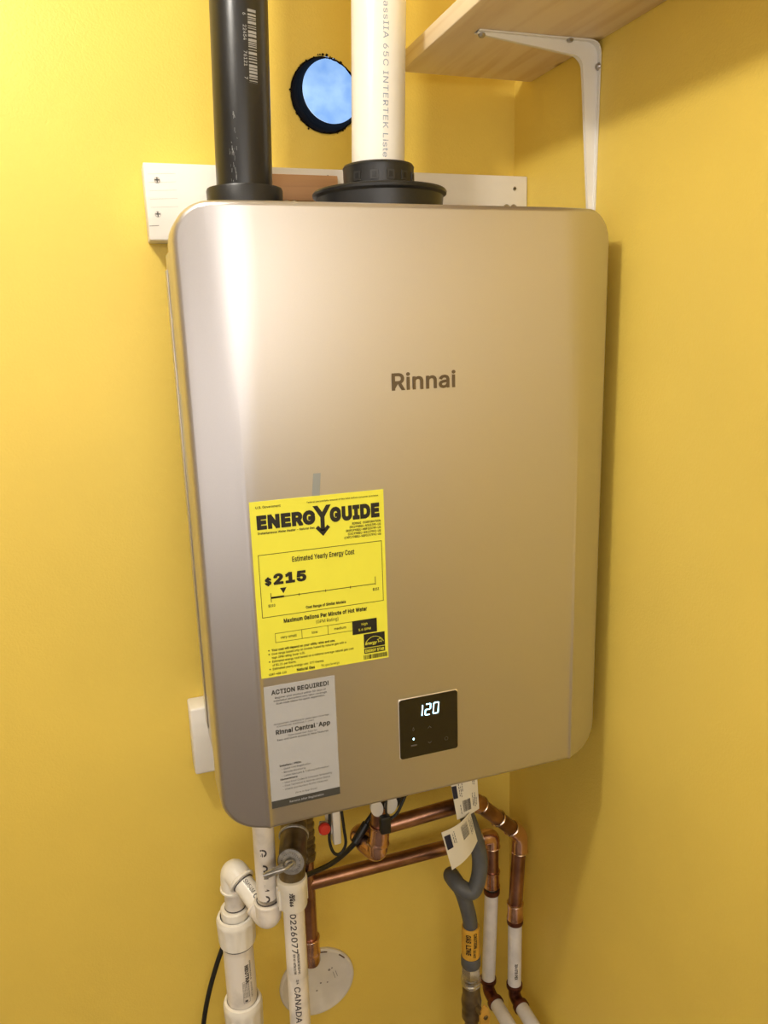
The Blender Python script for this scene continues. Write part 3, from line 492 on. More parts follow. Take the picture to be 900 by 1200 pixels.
 'n': ([114,227,114,0,53,0,53,379,112,379,112,287,102,287,124,332,152,362,187,379,227,384,264,380,295,369,321,349,341,321,353,285,357,240,357,0,296,0,296,235,290,275,273,304,246,323,210,329,184,326,161,317,141,303,126,283,117,257],
  [9,10,11,9,11,12,2,3,4,2,4,6,6,4,5,8,9,12,8,12,13,7,8,13,7,13,23,23,13,14,6,7,25,25,7,24,24,7,23,22,23,14,21,22,14,21,14,15,6,25,26,20,21,15,6,26,27,2,6,28,28,6,27,20,15,16,19,20,16,2,28,0,19,16,17,18,19,17,2,0,1]),
 'o': ([207,-8,159,-2,117,16,82,46,56,85,40,133,34,187,40,243,56,291,82,330,117,360,159,378,207,384,256,378,299,360,333,330,359,291,376,243,381,187,376,133,359,85,333,46,299,16,256,-2,207,46,242,51,270,66,292,89,307,117,316,151,319,187,316,224,307,258,292,287,270,310,242,325,207,330,173,325,145,310,124,287,108,258,99,224,96,187,99,151,108,117,124,89,145,66,173,51],
  [11,12,13,10,11,13,10,13,14,9,10,14,9,14,15,8,9,37,37,9,36,36,9,15,35,36,15,35,15,16,8,37,38,34,35,16,8,38,39,33,34,16,7,8,39,33,16,17,7,39,40,32,33,17,7,40,41,31,32,17,6,7,41,31,17,18,6,41,42,30,31,18,5,6,42,5,42,43,29,30,18,29,18,19,5,43,44,28,29,19,4,5,44,28,19,20,4,44,45,27,28,20,4,45,46,26,27,20,3,4,46,26,20,21,3,46,47,25,26,21,3,47,24,24,25,21,2,3,24,2,24,21,2,21,22,1,2,22,1,22,23,0,1,23]),
 'p': ([53,-143,53,379,112,379,112,319,118,319,137,346,171,373,197,381,229,384,274,378,313,361,345,332,370,293,385,245,390,189,385,133,370,84,346,45,313,16,274,-2,229,-8,198,-5,173,4,138,31,118,59,114,59,114,-143,220,47,253,51,279,66,301,88,316,117,325,151,328,189,325,227,316,261,301,290,280,311,253,325,220,330,188,325,161,312,140,291,125,263,116,229,113,189,116,150,125,115,140,86,162,65,188,51],
  [7,8,9,6,7,9,0,1,2,0,2,3,6,9,10,5,6,10,5,10,11,4,5,39,39,5,11,39,11,38,38,11,12,4,39,40,4,40,41,37,38,12,0,3,4,0,4,44,44,4,43,43,4,42,42,4,41,36,37,12,36,12,13,35,36,13,34,35,13,34,13,14,0,44,45,33,34,14,0,45,46,32,33,14,32,14,15,31,32,15,0,46,47,31,15,16,30,31,16,0,47,25,25,47,48,29,30,16,25,48,49,29,16,17,28,29,17,25,49,24,24,49,50,0,25,26,23,24,50,23,50,27,27,28,17,23,27,17,23,17,18,22,23,18,22,18,19,21,22,19,21,19,20]),
 'q': ([372,-143,311,-143,311,59,306,59,287,31,252,4,227,-5,195,-8,151,-2,111,16,79,45,55,84,39,133,34,189,39,245,55,293,79,332,112,361,151,378,196,384,228,381,253,373,287,346,307,319,313,319,313,379,372,379,205,47,236,51,263,65,284,86,299,115,309,150,312,189,309,229,300,263,284,291,263,312,237,325,205,330,172,325,145,311,124,290,108,261,99,227,96,189,99,151,109,117,124,88,145,66,172,51],
  [18,19,20,18,20,21,24,25,26,24,26,0,17,18,21,17,21,22,16,17,22,16,22,39,39,22,23,15,16,40,40,16,39,38,39,23,15,40,41,37,38,23,37,23,24,37,24,36,36,24,35,35,24,34,34,24,0,15,41,42,14,15,42,14,42,43,14,43,44,13,14,44,33,34,0,13,44,45,12,13,45,12,45,46,32,33,0,12,46,47,31,32,0,11,12,47,11,47,48,30,31,2,2,31,0,11,48,49,29,30,2,10,11,49,10,49,50,28,29,3,3,29,2,28,3,4,1,2,0,10,50,27,27,28,4,10,27,4,9,10,4,9,4,5,8,9,5,8,5,6,7,8,6]),
 'r': ([53,0,53,379,112,379,112,321,115,321,130,347,152,367,181,380,213,385,229,384,243,384,243,322,230,324,207,326,182,323,159,315,140,301,126,284,117,262,114,237,114,0],
  [7,8,9,7,9,10,7,10,11,6,7,11,0,1,2,0,2,3,5,6,11,4,5,13,13,5,12,12,5,11,4,13,14,4,14,15,0,3,4,0,4,18,18,4,17,17,4,16,16,4,15,0,18,19,0,19,20]),
 's': ([182,-8,145,-5,112,3,84,18,62,38,45,63,36,94,94,107,105,79,124,60,150,49,181,45,217,50,244,62,262,81,268,103,265,121,254,136,237,147,212,155,149,170,104,186,72,208,53,237,47,274,51,305,65,332,87,354,115,370,149,381,187,384,223,381,254,372,279,358,299,339,324,290,268,277,258,298,243,316,219,328,187,333,156,329,131,317,114,299,109,277,112,258,124,243,172,223,229,209,275,194,306,171,325,142,331,107,326,75,312,47,290,24,260,6,223,-5],
  [29,30,31,28,29,31,28,31,32,28,32,33,27,28,33,27,33,34,26,27,34,26,34,40,40,34,39,39,34,35,26,40,41,25,26,41,25,41,42,38,39,35,25,42,43,37,38,35,24,25,43,24,43,44,36,37,35,24,44,45,23,24,45,23,45,46,23,46,47,22,23,47,22,47,48,22,48,49,21,22,49,21,49,50,20,21,50,20,50,51,19,20,51,18,19,51,17,18,51,17,51,52,16,17,52,15,16,52,6,7,8,15,52,53,14,15,53,5,6,8,13,14,53,5,8,9,13,53,54,4,5,9,12,13,54,4,9,10,11,12,54,4,10,11,11,54,55,4,11,55,3,4,55,3,55,56,2,3,56,2,56,57,1,2,57,0,1,57]),
 't': ([204,379,204,327,6,327,6,379,65,471,126,471,126,98,128,76,136,61,150,53,170,50,185,51,202,54,213,2,192,-3,168,-4,125,2,92,21,72,52,65,93],
  [2,3,0,2,0,1,19,4,5,19,5,6,19,6,7,18,19,7,18,7,8,18,8,9,11,12,13,18,9,10,17,18,10,10,11,13,17,10,13,16,17,13,15,16,13,15,13,14]),
 'u': ([182,-5,146,-1,115,11,89,31,69,59,57,95,53,139,53,379,114,379,114,144,119,105,137,75,164,56,200,50,226,53,249,62,268,77,283,97,293,122,296,153,296,379,357,379,357,0,298,0,298,92,307,92,286,47,257,17,222,0],
  [6,7,8,6,8,9,19,20,21,19,21,22,18,19,22,6,9,10,5,6,10,17,18,25,25,18,22,5,10,11,16,17,24,24,17,25,4,5,11,16,24,26,26,24,23,26,25,22,15,16,26,4,11,12,14,15,26,3,4,12,3,12,13,13,14,26,3,13,26,3,26,27,23,26,22,2,3,27,2,27,28,1,2,28,1,28,0]),
 'v': ([163,0,17,379,84,379,165,155,187,87,206,21,184,21,203,87,224,155,305,379,371,379,226,0],
  [0,1,2,0,2,3,8,9,10,8,10,11,0,3,4,7,8,11,0,4,6,6,4,5,6,7,11,0,6,11]),
 'w': ([138,0,23,379,87,379,133,214,154,137,175,41,165,41,186,135,206,214,252,379,316,379,362,214,382,136,402,41,391,41,413,135,434,214,480,379,545,379,429,0,368,0,319,172,305,225,291,280,277,338,291,338,277,280,263,225,248,172,199,0],
  [0,1,2,0,2,3,8,9,24,24,9,10,24,10,25,25,10,11,16,17,18,16,18,19,8,24,26,26,24,23,26,25,23,23,25,11,8,26,27,22,23,11,8,27,28,21,22,11,0,3,4,7,8,28,21,11,12,15,16,19,7,28,29,20,21,12,0,4,6,6,4,5,20,12,14,14,12,13,6,7,29,14,15,19,0,6,29,20,14,19]),
 'x': ([21,0,171,218,171,171,29,379,100,379,147,306,179,253,207,206,175,206,202,253,233,306,282,379,352,379,209,169,209,214,358,0,287,0,231,85,200,136,173,182,205,182,178,136,148,85,91,0],
  [2,3,4,2,4,5,10,11,12,10,12,13,2,5,1,1,5,6,9,10,14,14,10,13,1,6,7,8,9,14,0,1,8,8,1,7,8,14,20,20,14,15,0,8,19,19,8,20,0,19,21,21,19,18,21,20,18,18,20,15,0,21,22,17,18,15,0,22,23,16,17,15]),
 'y': ([47,-139,61,-86,71,-87,104,-89,130,-74,151,-36,163,-1,17,379,84,379,165,155,187,87,206,21,184,21,202,87,224,155,305,379,371,379,204,-58,177,-107,139,-136,91,-145,65,-143],
  [6,7,8,6,8,9,14,15,16,14,16,17,6,9,10,13,14,11,11,14,17,6,10,12,12,10,11,12,13,11,6,12,11,6,11,17,5,6,17,4,5,17,4,17,18,3,4,18,0,1,2,0,2,3,0,3,18,0,18,19,0,19,20,21,0,20]),
 'z': ([42,0,42,46,254,320,254,323,48,323,48,379,333,379,333,331,126,60,126,56,339,56,339,0],
  [4,5,6,4,6,7,4,7,3,3,7,2,2,7,8,1,2,8,1,8,9,1,9,10,1,10,11,0,1,11]),
}
_letter = {}
def letter(ch, bold):
    """a glyph's points and triangles; bold adds a band of ink along its outline"""
    key = (ch, bold)
    if key not in _letter:
        c, t = LETTERS[ch]
        vs = [(c[i], c[i + 1]) for i in range(0, len(c), 2)]
        fs = [(t[i], t[i + 1], t[i + 2]) for i in range(0, len(t), 3)]
        if bold > 0.005:
            cnt = {}
            for f in fs:
                for a, b in ((f[0], f[1]), (f[1], f[2]), (f[2], f[0])):
                    cnt.setdefault((min(a, b), max(a, b)), []).append((a, b))
            w = bold * 1000
            for k, e in cnt.items():
                if len(e) == 1:
                    (x0, y0), (x1, y1) = vs[k[0]], vs[k[1]]
                    L = math.hypot(x1 - x0, y1 - y0)
                    if L < 1: continue
                    nx, ny, ex, ey = -(y1 - y0) / L * w, (x1 - x0) / L * w, (x1 - x0) / L * w, (y1 - y0) / L * w
                    straight = 0.9 if L > 60 else 0.35
                    ex *= straight; ey *= straight
                    n = len(vs)
                    vs += [(x0 - nx - ex, y0 - ny - ey), (x1 - nx + ex, y1 - ny + ey), (x1 + nx + ex, y1 + ny + ey), (x0 + nx - ex, y0 + ny - ey)]
                    fs.append((n, n + 1, n + 2)); fs.append((n, n + 2, n + 3))
        _letter[key] = (vs, fs)
    return _letter[key]

def glyphs(s, size, align='LEFT', bold=0.0, spacing=1.0, res=2, width=None, shear=0.0):
    vs, fs, x = [], [], 0.0
    size *= 1.42
    for ch in s:
        if ch in LETTERS:
            n = len(vs)
            c, t = letter(ch, bold)
            vs += [((x + px + shear * py) / 1000, py / 1000) for px, py in c]
            fs += [(i + n, j + n, k + n) for i, j, k in t]
        x += ADVANCE.get(ch, 500) * spacing + bold * 1000
    if not vs:
        return [], []
    x0, x1 = min(v[0] for v in vs), max(v[0] for v in vs)
    sx = width / (x1 - x0) if width else size
    dx = {'LEFT': -x0, 'CENTER': -(x0 + x1) / 2, 'RIGHT': -x1}[align]
    return [((px + dx) * sx, py * size) for px, py in vs], fs

class Print:
    """collects flat ink shapes in a plane (u right, v up) given by a mapping to 3-D"""
    def __init__(self, f):
        self.f = f
        self.curved = getattr(f, 'step', 0)
        self.v = []
        self.layer = 0
        self.q = []
    def add(self, vs, fs):
        if self.curved:            # fine triangles, so that the ink hugs the round pipe
            todo = [[vs[f[0]], vs[f[i]], vs[f[i + 1]]] for f in fs for i in range(1, len(f) - 1)]
            while todo:
                t = todo.pop()
                k = max(range(3), key=lambda i: abs(t[i][1] - t[(i + 1) % 3][1]))
                a, b, c = t[k], t[(k + 1) % 3], t[(k + 2) % 3]
                if abs(a[1] - b[1]) > self.curved:
                    m = ((a[0] + b[0]) / 2, (a[1] + b[1]) / 2)
                    todo += [[a, m, c], [m, b, c]]
                else:
                    n = len(self.v)
                    self.v += [self.f(*a), self.f(*b), self.f(*c)]
                    self.q.append((n, n + 1, n + 2))
            return
        if len(fs) > 1:            # strokes that overlap lie microns apart, like layers of ink
            for f in fs:
                n = len(self.v)
                self.layer = (self.layer + 1) % 67
                lift = V((0, -2e-6 * self.layer, 0))
                self.v += [self.f(*vs[i]) + lift for i in f]
                self.q.append(tuple(range(n, n + len(f))))
            return
        n = len(self.v)
        self.v += [self.f(x, y) for x, y in vs]
        self.q += [tuple(i + n for i in f) for f in fs]
    def text(self, s, x, y, size, **k):
        vs, fs = glyphs(s, size, **k)
        self.add([(x + a, y + b) for a, b in vs], fs)
    def rect(self, x0, y0, x1, y1):
        self.add([(x0, y0), (x1, y0), (x1, y1), (x0, y1)], [(0, 1, 2, 3)])
    def frame(self, x0, y0, x1, y1, w):
        self.rect(x0, y0, x1, y0 + w); self.rect(x0, y1 - w, x1, y1)
        self.rect(x0, y0, x0 + w, y1); self.rect(x1 - w, y0, x1, y1)
    def poly(self, pts):
        self.add(pts, [tuple(range(len(pts)))])
    def stroke(self, pts, w):
        for (a, b), (c, d) in zip(pts, pts[1:]):
            L = math.hypot(c - a, d - b) or 1
            nx, ny = -(d - b) / L * w / 2, (c - a) / L * w / 2
            ex, ey = (c - a) / L * w / 3, (d - b) / L * w / 3
            self.poly([(a - nx - ex, b - ny - ey), (c - nx + ex, d - ny + ey), (c + nx + ex, d + ny + ey), (a + nx - ex, b + ny - ey)])
    def barcode(self, x0, y0, x1, y1, along='x', seed=1):
        rr = random.Random(seed)
        p, end = (x0, x1) if along == 'x' else (y0, y1)
        unit = (end - p) / 60
        while p < end:
            w = unit * rr.choice([0.7, 1, 1.6, 2.2])
            if along == 'x': self.rect(p, y0, min(p + w, x1), y1)
            else: self.rect(x0, p, x1, min(p + w, y1))
            p += w + unit * rr.choice([0.7, 1, 1.5])
    def build(self, name, m, parent):
        me = bpy.data.meshes.new(name)
        me.from_pydata([tuple(p) for p in self.v], [], self.q)
        me.update()
        return link(name, me, m, parent, smooth=False)

def on_pipe(p0, axis, facing, r):
    """mapping for lettering that runs along a pipe; v wraps round it"""
    p0 = V(p0); a = V(axis).normalized(); n = V(facing)
    n = (n - a * n.dot(a)).normalized()
    t = n.cross(a)
    def f(x, y):
        g = y / r
        return p0 + a * x + (n * math.cos(g) + t * math.sin(g)) * (r + 0.00025)
    f.step = r * 0.16
    return f

def struct(o, label=None):
    o['kind'] = 'structure'
    if label: o['label'] = label
    return o

# ================================================================= SETTING
WY, WX = 0.28, 0.256
HC = V((-0.0102, WY, 0.8126)); HR = 0.0445      # the bored vent hole
FAR = V((0.0350, WY + 0.125, 0.8535))

def wall_with_hole():
    bm = bmesh.new()
    x0, x1, z0, z1 = -1.6, WX, -1.2, 1.25
    th = 0.125
    N = 72
    def rim(c, k):
        a = 2 * PI * k / N
        d = V((math.cos(a), 0, math.sin(a)))
        j = 1 + 0.006 * math.sin(k * 2.7) + 0.006 * math.sin(k * 7.3)
        return c + d * (HR * j)
    def edge(c, k, y):
        a = 2 * PI * k / N
        dx, dz = math.cos(a), math.sin(a)
        s = min([(x1 - c.x) / dx if dx > 1e-9 else 1e9, (x0 - c.x) / dx if dx < -1e-9 else 1e9,
                 (z1 - c.z) / dz if dz > 1e-9 else 1e9, (z0 - c.z) / dz if dz < -1e-9 else 1e9])
        return V((c.x + dx * s, y, c.z + dz * s))
    front_r = [bm.verts.new(rim(HC, k)) for k in range(N)]
    mid = []
    for k in range(N):
        p = rim(HC, k)
        mid.append(bm.verts.new(HC + (p - HC) * 1.6))
    outer = [bm.verts.new(edge(HC, k, WY)) for k in range(N)]
    back_o = [bm.verts.new(v.co + V((0, th, 0))) for v in outer]
    back_r = [bm.verts.new(rim(FAR, k)) for k in range(N)]
    for k in range(N):
        j = (k + 1) % N
        bm.faces.new((front_r[k], front_r[j], mid[j], mid[k]))
        bm.faces.new((mid[k], mid[j], outer[j], outer[k]))
        bm.faces.new((outer[k], outer[j], back_o[j], back_o[k]))
        bm.faces.new((back_o[k], back_o[j], back_r[j], back_r[k]))
    for (cx, cz) in ((x0, z0), (x1, z0), (x0, z1), (x1, z1)):       # square off the corners
        best = sorted(range(N), key=lambda k: (outer[k].co - V((cx, WY, cz))).length)[0]
        for ring, y in ((outer, WY), (back_o, WY + th)):
            ring[best].co = V((cx, y, cz))
    return done('wall_back', bm, YEL, None, smooth=False)
struct(wall_with_hole(), 'yellow painted back wall with a round vent hole')
struct(part_box('wall_right', (WX, -2.4, -1.2), (WX + 0.1, WY + 0.125, 1.25), YEL, bev=0), 'yellow painted wall on the right')
struct(part_box('wall_left', (-1.7, -2.4, -1.2), (-1.6, WY + 0.125, 1.25), NEUT, bev=0))
struct(part_box('wall_front', (-1.7, -2.5, -1.2), (WX + 0.1, -2.4, 1.25), NEUT, bev=0))
struct(part_box('floor', (-1.7, -2.5, -1.3), (WX + 0.1, WY + 0.125, -1.2), FLOOR, bev=0))
struct(part_box('ceiling', (-1.7, -2.5, 1.25), (WX + 0.1, WY + 0.125, 1.35), CEIL, bev=0))

# vent sleeve in the hole, closed by a film at its outer end
vs = thing('vent_sleeve', 'round black-lined vent hole in the yellow wall with blue daylight film', 'vent hole', HC)
bm = bmesh.new()
N = 64
ax = (FAR - HC)
rings = []
for (t, rr) in ((-0.012, HR * 0.99), (-0.012, HR * 0.955), (0.1, HR * 0.95), (0.45, HR * 0.945), (0.97, HR * 0.94)):
    rings.append([bm.verts.new(HC + ax * t + V((math.cos(2 * PI * k / N), 0, math.sin(2 * PI * k / N))) *
                               (rr * (1 + (0.012 * random.uniform(-1, 1) if t < 0.2 else 0)))) for k in range(N)])
for A, B in zip(rings, rings[1:]):
    for k in range(N):
        bm.faces.new((A[k], A[(k + 1) % N], B[(k + 1) % N], B[k]))
done('sleeve', bm, DUCT, vs)
bm = bmesh.new()
cyl(bm, FAR + V((0, -0.006, 0)), FAR + V((0, -0.003, 0)), HR * 0.965, bev=0.0, seg=64)
tag(done('film', bm, FILM, vs), 'blue translucent film with daylight behind it')
bm = bmesh.new()       # torn black foam crumbs on the rim
for k in range(40):
    a = random.choice([random.uniform(3.0, 5.4), random.uniform(0.9, 2.3), random.uniform(0, 6.28)])
    p = HC + V((math.cos(a), 0, math.sin(a))) * (HR * random.uniform(0.955, 1.045)) + V((0, -0.0012, 0))
    s = random.uniform(0.0006, 0.0015)
    r = bmesh.ops.create_icosphere(bm, subdivisions=1, radius=s)
    for v in r['verts']:
        v.co = V((v.co.x * random.uniform(0.6, 1.7), v.co.y * 0.6, v.co.z * random.uniform(0.6, 1.5))) + p
tag(done('foam_crumbs', bm, DUCT, vs), None, None, None, 'stuff')

# ================================================================= WATER HEATER
H, W2, A2, D2 = 0.6442, 0.235, 0.1875, 0.0202
wh = thing('water_heater', 'champagne tankless water heater hung on the yellow wall', 'water heater', (0, 0.14, 0))

def gx(x, z):
    """depth of the cover face: flat, then raked sides; the crease is soft at the top and crisp with a fine bead lower down"""
    t = abs(x) - A2
    k = D2 / (W2 - A2)
    u = min(1.0, max(0.0, z / H))
    s = 0.0035 + 0.022 * u * u
    if t <= -s: y = 0.0
    elif t >= s: y = k * t
    else: y = k * (t + s) ** 2 / (4 * s)
    lowdown = min(1.0, max(0.0, (0.46 - z) / 0.30))
    return y - 0.0016 * lowdown * math.exp(-(t / 0.0022) ** 2)  # bead added to the shape to catch a bright line along the crease

def outline(e, rc=0.034, n=10):
    pts = []
    for cx, cz, a0 in ((W2 - rc, H - rc, 0), (-W2 + rc, H - rc, 90), (-W2 + rc, rc, 180), (W2 - rc, rc, 270)):
        for k in range(n + 1):
            a = math.radians(a0 + 90 * k / n)
            pts.append((cx + (rc - e) * math.cos(a), cz + (rc - e) * math.sin(a)))
    return pts

bm = bmesh.new()
loops = []
for e, dy in ((0.0055, 0.0), (0.0035, 0.0005), (0.0016, 0.0018), (0.0004, 0.0038), (0.0, 0.006), (0.0, 0.046), (0.003, 0.046)):
    loops.append([bm.verts.new((x, dy, z)) for x, z in outline(e)])
bm.faces.new(loops[0])
n = len(loops[0])
for A, B in zip(loops, loops[1:]):
    for k in range(n):
        bm.faces.new((A[k], A[(k + 1) % n], B[(k + 1) % n], B[k]))
xs = [s * (A2 + t) for s in (-1, 1) for t in (-0.026, -0.018, -0.011, -0.006, -0.0036, -0.0024, -0.0012, 0, 0.0012, 0.0024, 0.0036, 0.006, 0.011, 0.018, 0.026, 0.036)] + [0]
for x in xs:
    bmesh.ops.bisect_plane(bm, geom=bm.verts[:] + bm.edges[:] + bm.faces[:], plane_co=(x, 0, 0), plane_no=(1, 0, 0))
for k in range(1, 12):
    bmesh.ops.bisect_plane(bm, geom=bm.verts[:] + bm.edges[:] + bm.faces[:], plane_co=(0, 0, H * k / 12), plane_no=(0, 0, 1))
for v in bm.verts:
    v.co.y += gx(v.co.x, v.co.z)
cover = done('front_cover', bm, CHAMP, wh, angle=40)
cover.modifiers.new('wn', 'WEIGHTED_NORMAL').keep_sharp = True

bm = bmesh.new()
CX, CY0, CY1 = 0.2255, 0.034, 0.240
def rrect(x0, x1, y0, y1, r, n=6):
    pts = []
    for cx, cy, a0 in ((x1 - r, y1 - r, 0), (x0 + r, y1 - r, 90), (x0 + r, y0 + r, 180), (x1 - r, y0 + r, 270)):
        for k in range(n + 1):
            a = math.radians(a0 + 90 * k / n)
            pts.append((cx + r * math.cos(a), cy + r * math.sin(a)))
    return pts
lo = [bm.verts.new((x, y, 0.006)) for x, y in rrect(-CX, CX, CY0, CY1, 0.012)]
hi = [bm.verts.new((x, y, H - 0.028)) for x, y in rrect(-CX, CX, CY0, CY1, 0.012)]
for k in range(len(lo)):
    bm.faces.new((lo[k], lo[(k + 1) % len(lo)], hi[(k + 1) % len(lo)], hi[k]))
bm.faces.new(lo); bm.faces.new(hi)
done('casing', bm, CASE, wh)
# seams and side flange on the left flank
part_box('side_flange', (-0.2270, 0.215, 0.02), (-0.2255, 0.238, 0.60), CASE, wh, 0.0005)
o = part_box('side_label', (-0.2261, 0.10, 0.345), (-0.2255, 0.20, 0.46), NOTE, wh, 0)
tag(o, 'pale data sticker on the left flank')
# rear hanging bracket with screws
br = part_box('hanging_bracket', (-0.095, 0.2375, 0.600), (0.232, 0.2405, 0.6800), STEEL, wh, 0.0008)
tag(br, 'thin galvanised hanging strip')
for x in (-0.078, -0.068, 0.2215, 0.236 - 0.004):
    bm = bmesh.new(); cyl(bm, (x, 0.2375, 0.6775), (x, 0.2325, 0.6775), 0.0055, 0.004, 0.0012, 16)
    done('screw_head', bm, STEEL, wh)

# logo
p = Print(lambda x, y: V((x, -0.0004, y)))
p.text('Rinnai', 0.0021, 0.4655, 0.0222, align='CENTER', bold=0.020, width=0.0705)
tag(p.build('logo_lettering', LOGO, wh), 'bronze lettering Rinnai')

# control panel
cp = part_box('control_panel', (-0.0366, -0.0010, 0.0496), (0.0366, 0.004, 0.1249), RIM, wh, 0.0024)
tag(cp, 'square black glass touch panel showing 120')
bm = bmesh.new()
pts = rrect(-0.0354, 0.0354, 0.0511, 0.1235, 0.003)
fr = [bm.verts.new((x, -0.0016, z)) for x, z in pts]; bk = [bm.verts.new((x, 0.001, z)) for x, z in pts]
bm.faces.new(fr); bm.faces.new(bk[::-1])
for k in range(len(fr)):
    bm.faces.new((fr[k], fr[(k + 1) % len(fr)], bk[(k + 1) % len(fr)], bk[k]))
done('glass', bm, GLASS, cp, angle=30)

SEG = {'1': 'bc', '2': 'abged', '0': 'abcdef'}
def digit(ch, x, y, w, h, t):
    p = Print(lambda u, v: V((u, -0.0019, v)))
    sl = 0.08
    P = {'a': ((0, 1), (1, 1)), 'b': ((1, 1), (1, .5)), 'c': ((1, .5), (1, 0)), 'd': ((0, 0), (1, 0)), 'e': ((0, .5), (0, 0)), 'f': ((0, 1), (0, .5)), 'g': ((0, .5), (1, .5))}
    for s in SEG[ch]:
        (a, b), (c, d) = P[s]
        g = 0.14
        dx, dy = c - a, d - b
        a += dx * g; c -= dx * g; b += dy * g * .6; d -= dy * g * .6
        q = [(x + a * w + b * h * sl, y + b * h), (x + c * w + d * h * sl, y + d * h)]
        p.stroke(q, t)
    o = p.build('digit', DIG, cp)
    tag(o, 'glowing white-blue digit %s' % ch)
X0 = -0.0145
digit('1', X0, 0.1005, 0.0060, 0.0130, 0.00125)
digit('2', X0 + 0.0098, 0.1005, 0.0060, 0.0130, 0.00125)
digit('0', X0 + 0.0196, 0.1005, 0.0060, 0.0130, 0.00125)
p = Print(lambda x, y: V((x, -0.0019, y)))
p.add([(-0.0192 + 0.0011 * math.cos(a * PI / 4), 0.0738 + 0.0014 * math.sin(a * PI / 4)) for a in range(8)], [tuple(range(8))])
tag(p.build('status_light', DIG, cp), 'small glowing dot')
p = Print(lambda x, y: V((x, -0.0018, y)))
p.stroke([(0.0005 - 0.002, 0.0835), (0.0005, 0.0858), (0.0005 + 0.002, 0.0835)], 0.0006)
p.stroke([(0.0005 - 0.002, 0.0665), (0.0005, 0.0643), (0.0005 + 0.002, 0.0665)], 0.0006)
p.stroke([(-0.0192, 0.0885), (-0.0203, 0.085), (-0.0192, 0.0838), (-0.0181, 0.085), (-0.0192, 0.0885)], 0.0005)
for k in range(10):
    a, b = 2 * PI * k / 10, 2 * PI * (k + 1) / 10
    p.stroke([(0.021 + 0.0021 * math.cos(a), 0.066 + 0.0021 * math.sin(a)), (0.021 + 0.0021 * math.cos(b), 0.066 + 0.0021 * math.sin(b))], 0.0005)
p.rect(-0.0225, 0.0650, -0.0155, 0.0668)
p.build('touch_icons', DIM, cp)

# energy label, 139.5 x 187 mm
EL, ET = -0.1853, 0.3645
ew, eh = 0.1396, 0.1872
el = part_box('energy_label', (EL, -0.0004, ET - eh), (EL + ew, 0.0, ET), YLAB, wh, 0)
tag(el, 'bright yellow energy guide sticker showing $215')
m_ = 0.001
p = Print(lambda x, y: V((EL + x * m_, -0.0006, ET - y * m_)))
# local coordinates: millimetres, y DOWN; lettering needs its v axis flipped
class Lab(Print):
    def text(self, s, x, y, size, **k):
        if 'width' in k and k['width'] is None: k.pop('width')
        vs, fs = glyphs(s, size, **k)
        self.add([(x + a, y - b) for a, b in vs], [f[::-1] for f in fs])
p = Lab(lambda x, y: V((EL + x * m_, -0.0006, ET - y * m_)))
p.text('U.S. Government', 6, 7.2, 3.2, bold=0.015, width=25)
p.text('Federal law prohibits removal of this label before consumer purchase.', 134, 6.6, 2.4, align='RIGHT', bold=0.01, width=76)
B = 0.062
p.text('ENERG', 6.2, 27.4, 16.2, bold=B, width=59.5, spacing=1.0, res=4)
p.text('GUIDE', 81.0, 27.4, 17.2, bold=B, width=53.5, spacing=1.0, res=4)
# the Y of the wordmark whose stem is an arrow
p.poly([(63.5, 10.2), (68.6, 10.2), (73.2, 17.2), (77.6, 10.2), (82.6, 10.2), (75.4, 22.5), (75.4, 37), (71.0, 37), (71.0, 22.5)])
p.poly([(65.5, 33.6), (68.4, 31.0), (73.2, 36.2), (78.0, 31.0), (80.9, 33.6), (73.2, 42.4)])
p.text('Instantaneous Water Heater - Natural Gas', 6.5, 33.6, 3.1, bold=0.02, width=58)
for i, s in enumerate(('RINNAI  CORPORATION', '(RX199iREU-N3237FF-US', '(RXP199iREU-NBP3237FF-US', '(CX199iREU-N3237FFC-US', '(CXP199iREU-NBP3237FFC-US')):
    p.text(s, 135.5, 34.0 + i * 3.55, 3.1, align='RIGHT', bold=0.02, width=(31, 34, 38, 36, 40)[i])
p.frame(5.2, 54.6, 136, 121.3, 0.55)
p.text('Estimated Yearly Energy Cost', 72.5, 65.5, 7.0, align='CENTER', bold=0.02, width=66)
p.text('$', 10.2, 86.6, 9.0, bold=0.045, width=6.8)
p.text('215', 18.8, 86.6, 13.4, bold=0.05, width=34.5, res=3)
p.poly([(25.2, 91.6), (32.0, 91.6), (28.6, 97.6)])
p.rect(15.5, 100.7, 127.5, 101.4)
p.rect(15.5, 99.9, 29, 101.9)
p.rect(15.3, 95.8, 15.9, 105.6); p.rect(127.1, 93.2, 127.7, 102.4)
for x in (44.5, 72.5, 99.5): p.rect(x, 99.8, x + 0.6, 102.6)
p.text('$210', 12.2, 110.4, 3.6, bold=0.02, width=7); p.text('$233', 124.2, 108.4, 3.6, bold=0.02, width=7)
p.text('Cost Range of Similar Models', 72.5, 117.6, 3.8, align='CENTER', bold=0.03, width=43)
p.text('Maximum Gallons Per Minute of Hot Water', 72, 129.4, 5.6, align='CENTER', bold=0.035, width=90)
p.text('(GPM Rating)', 73, 135.6, 5.0, align='CENTER', bold=0.0, width=24)
p.frame(17, 139.6, 127.5, 150.0, 0.45)
for x in (45, 73): p.rect(x, 139.6, x + 0.45, 150)
p.rect(100, 139.4, 127.5, 155.0)
p.text('very small', 31, 146.2, 3.8, align='CENTER', bold=0.01, width=17)
p.text('low', 59, 146.2, 3.8, align='CENTER', bold=0.01)
p.text('medium', 86.5, 146.0, 3.8, align='CENTER', bold=0.01, width=13)
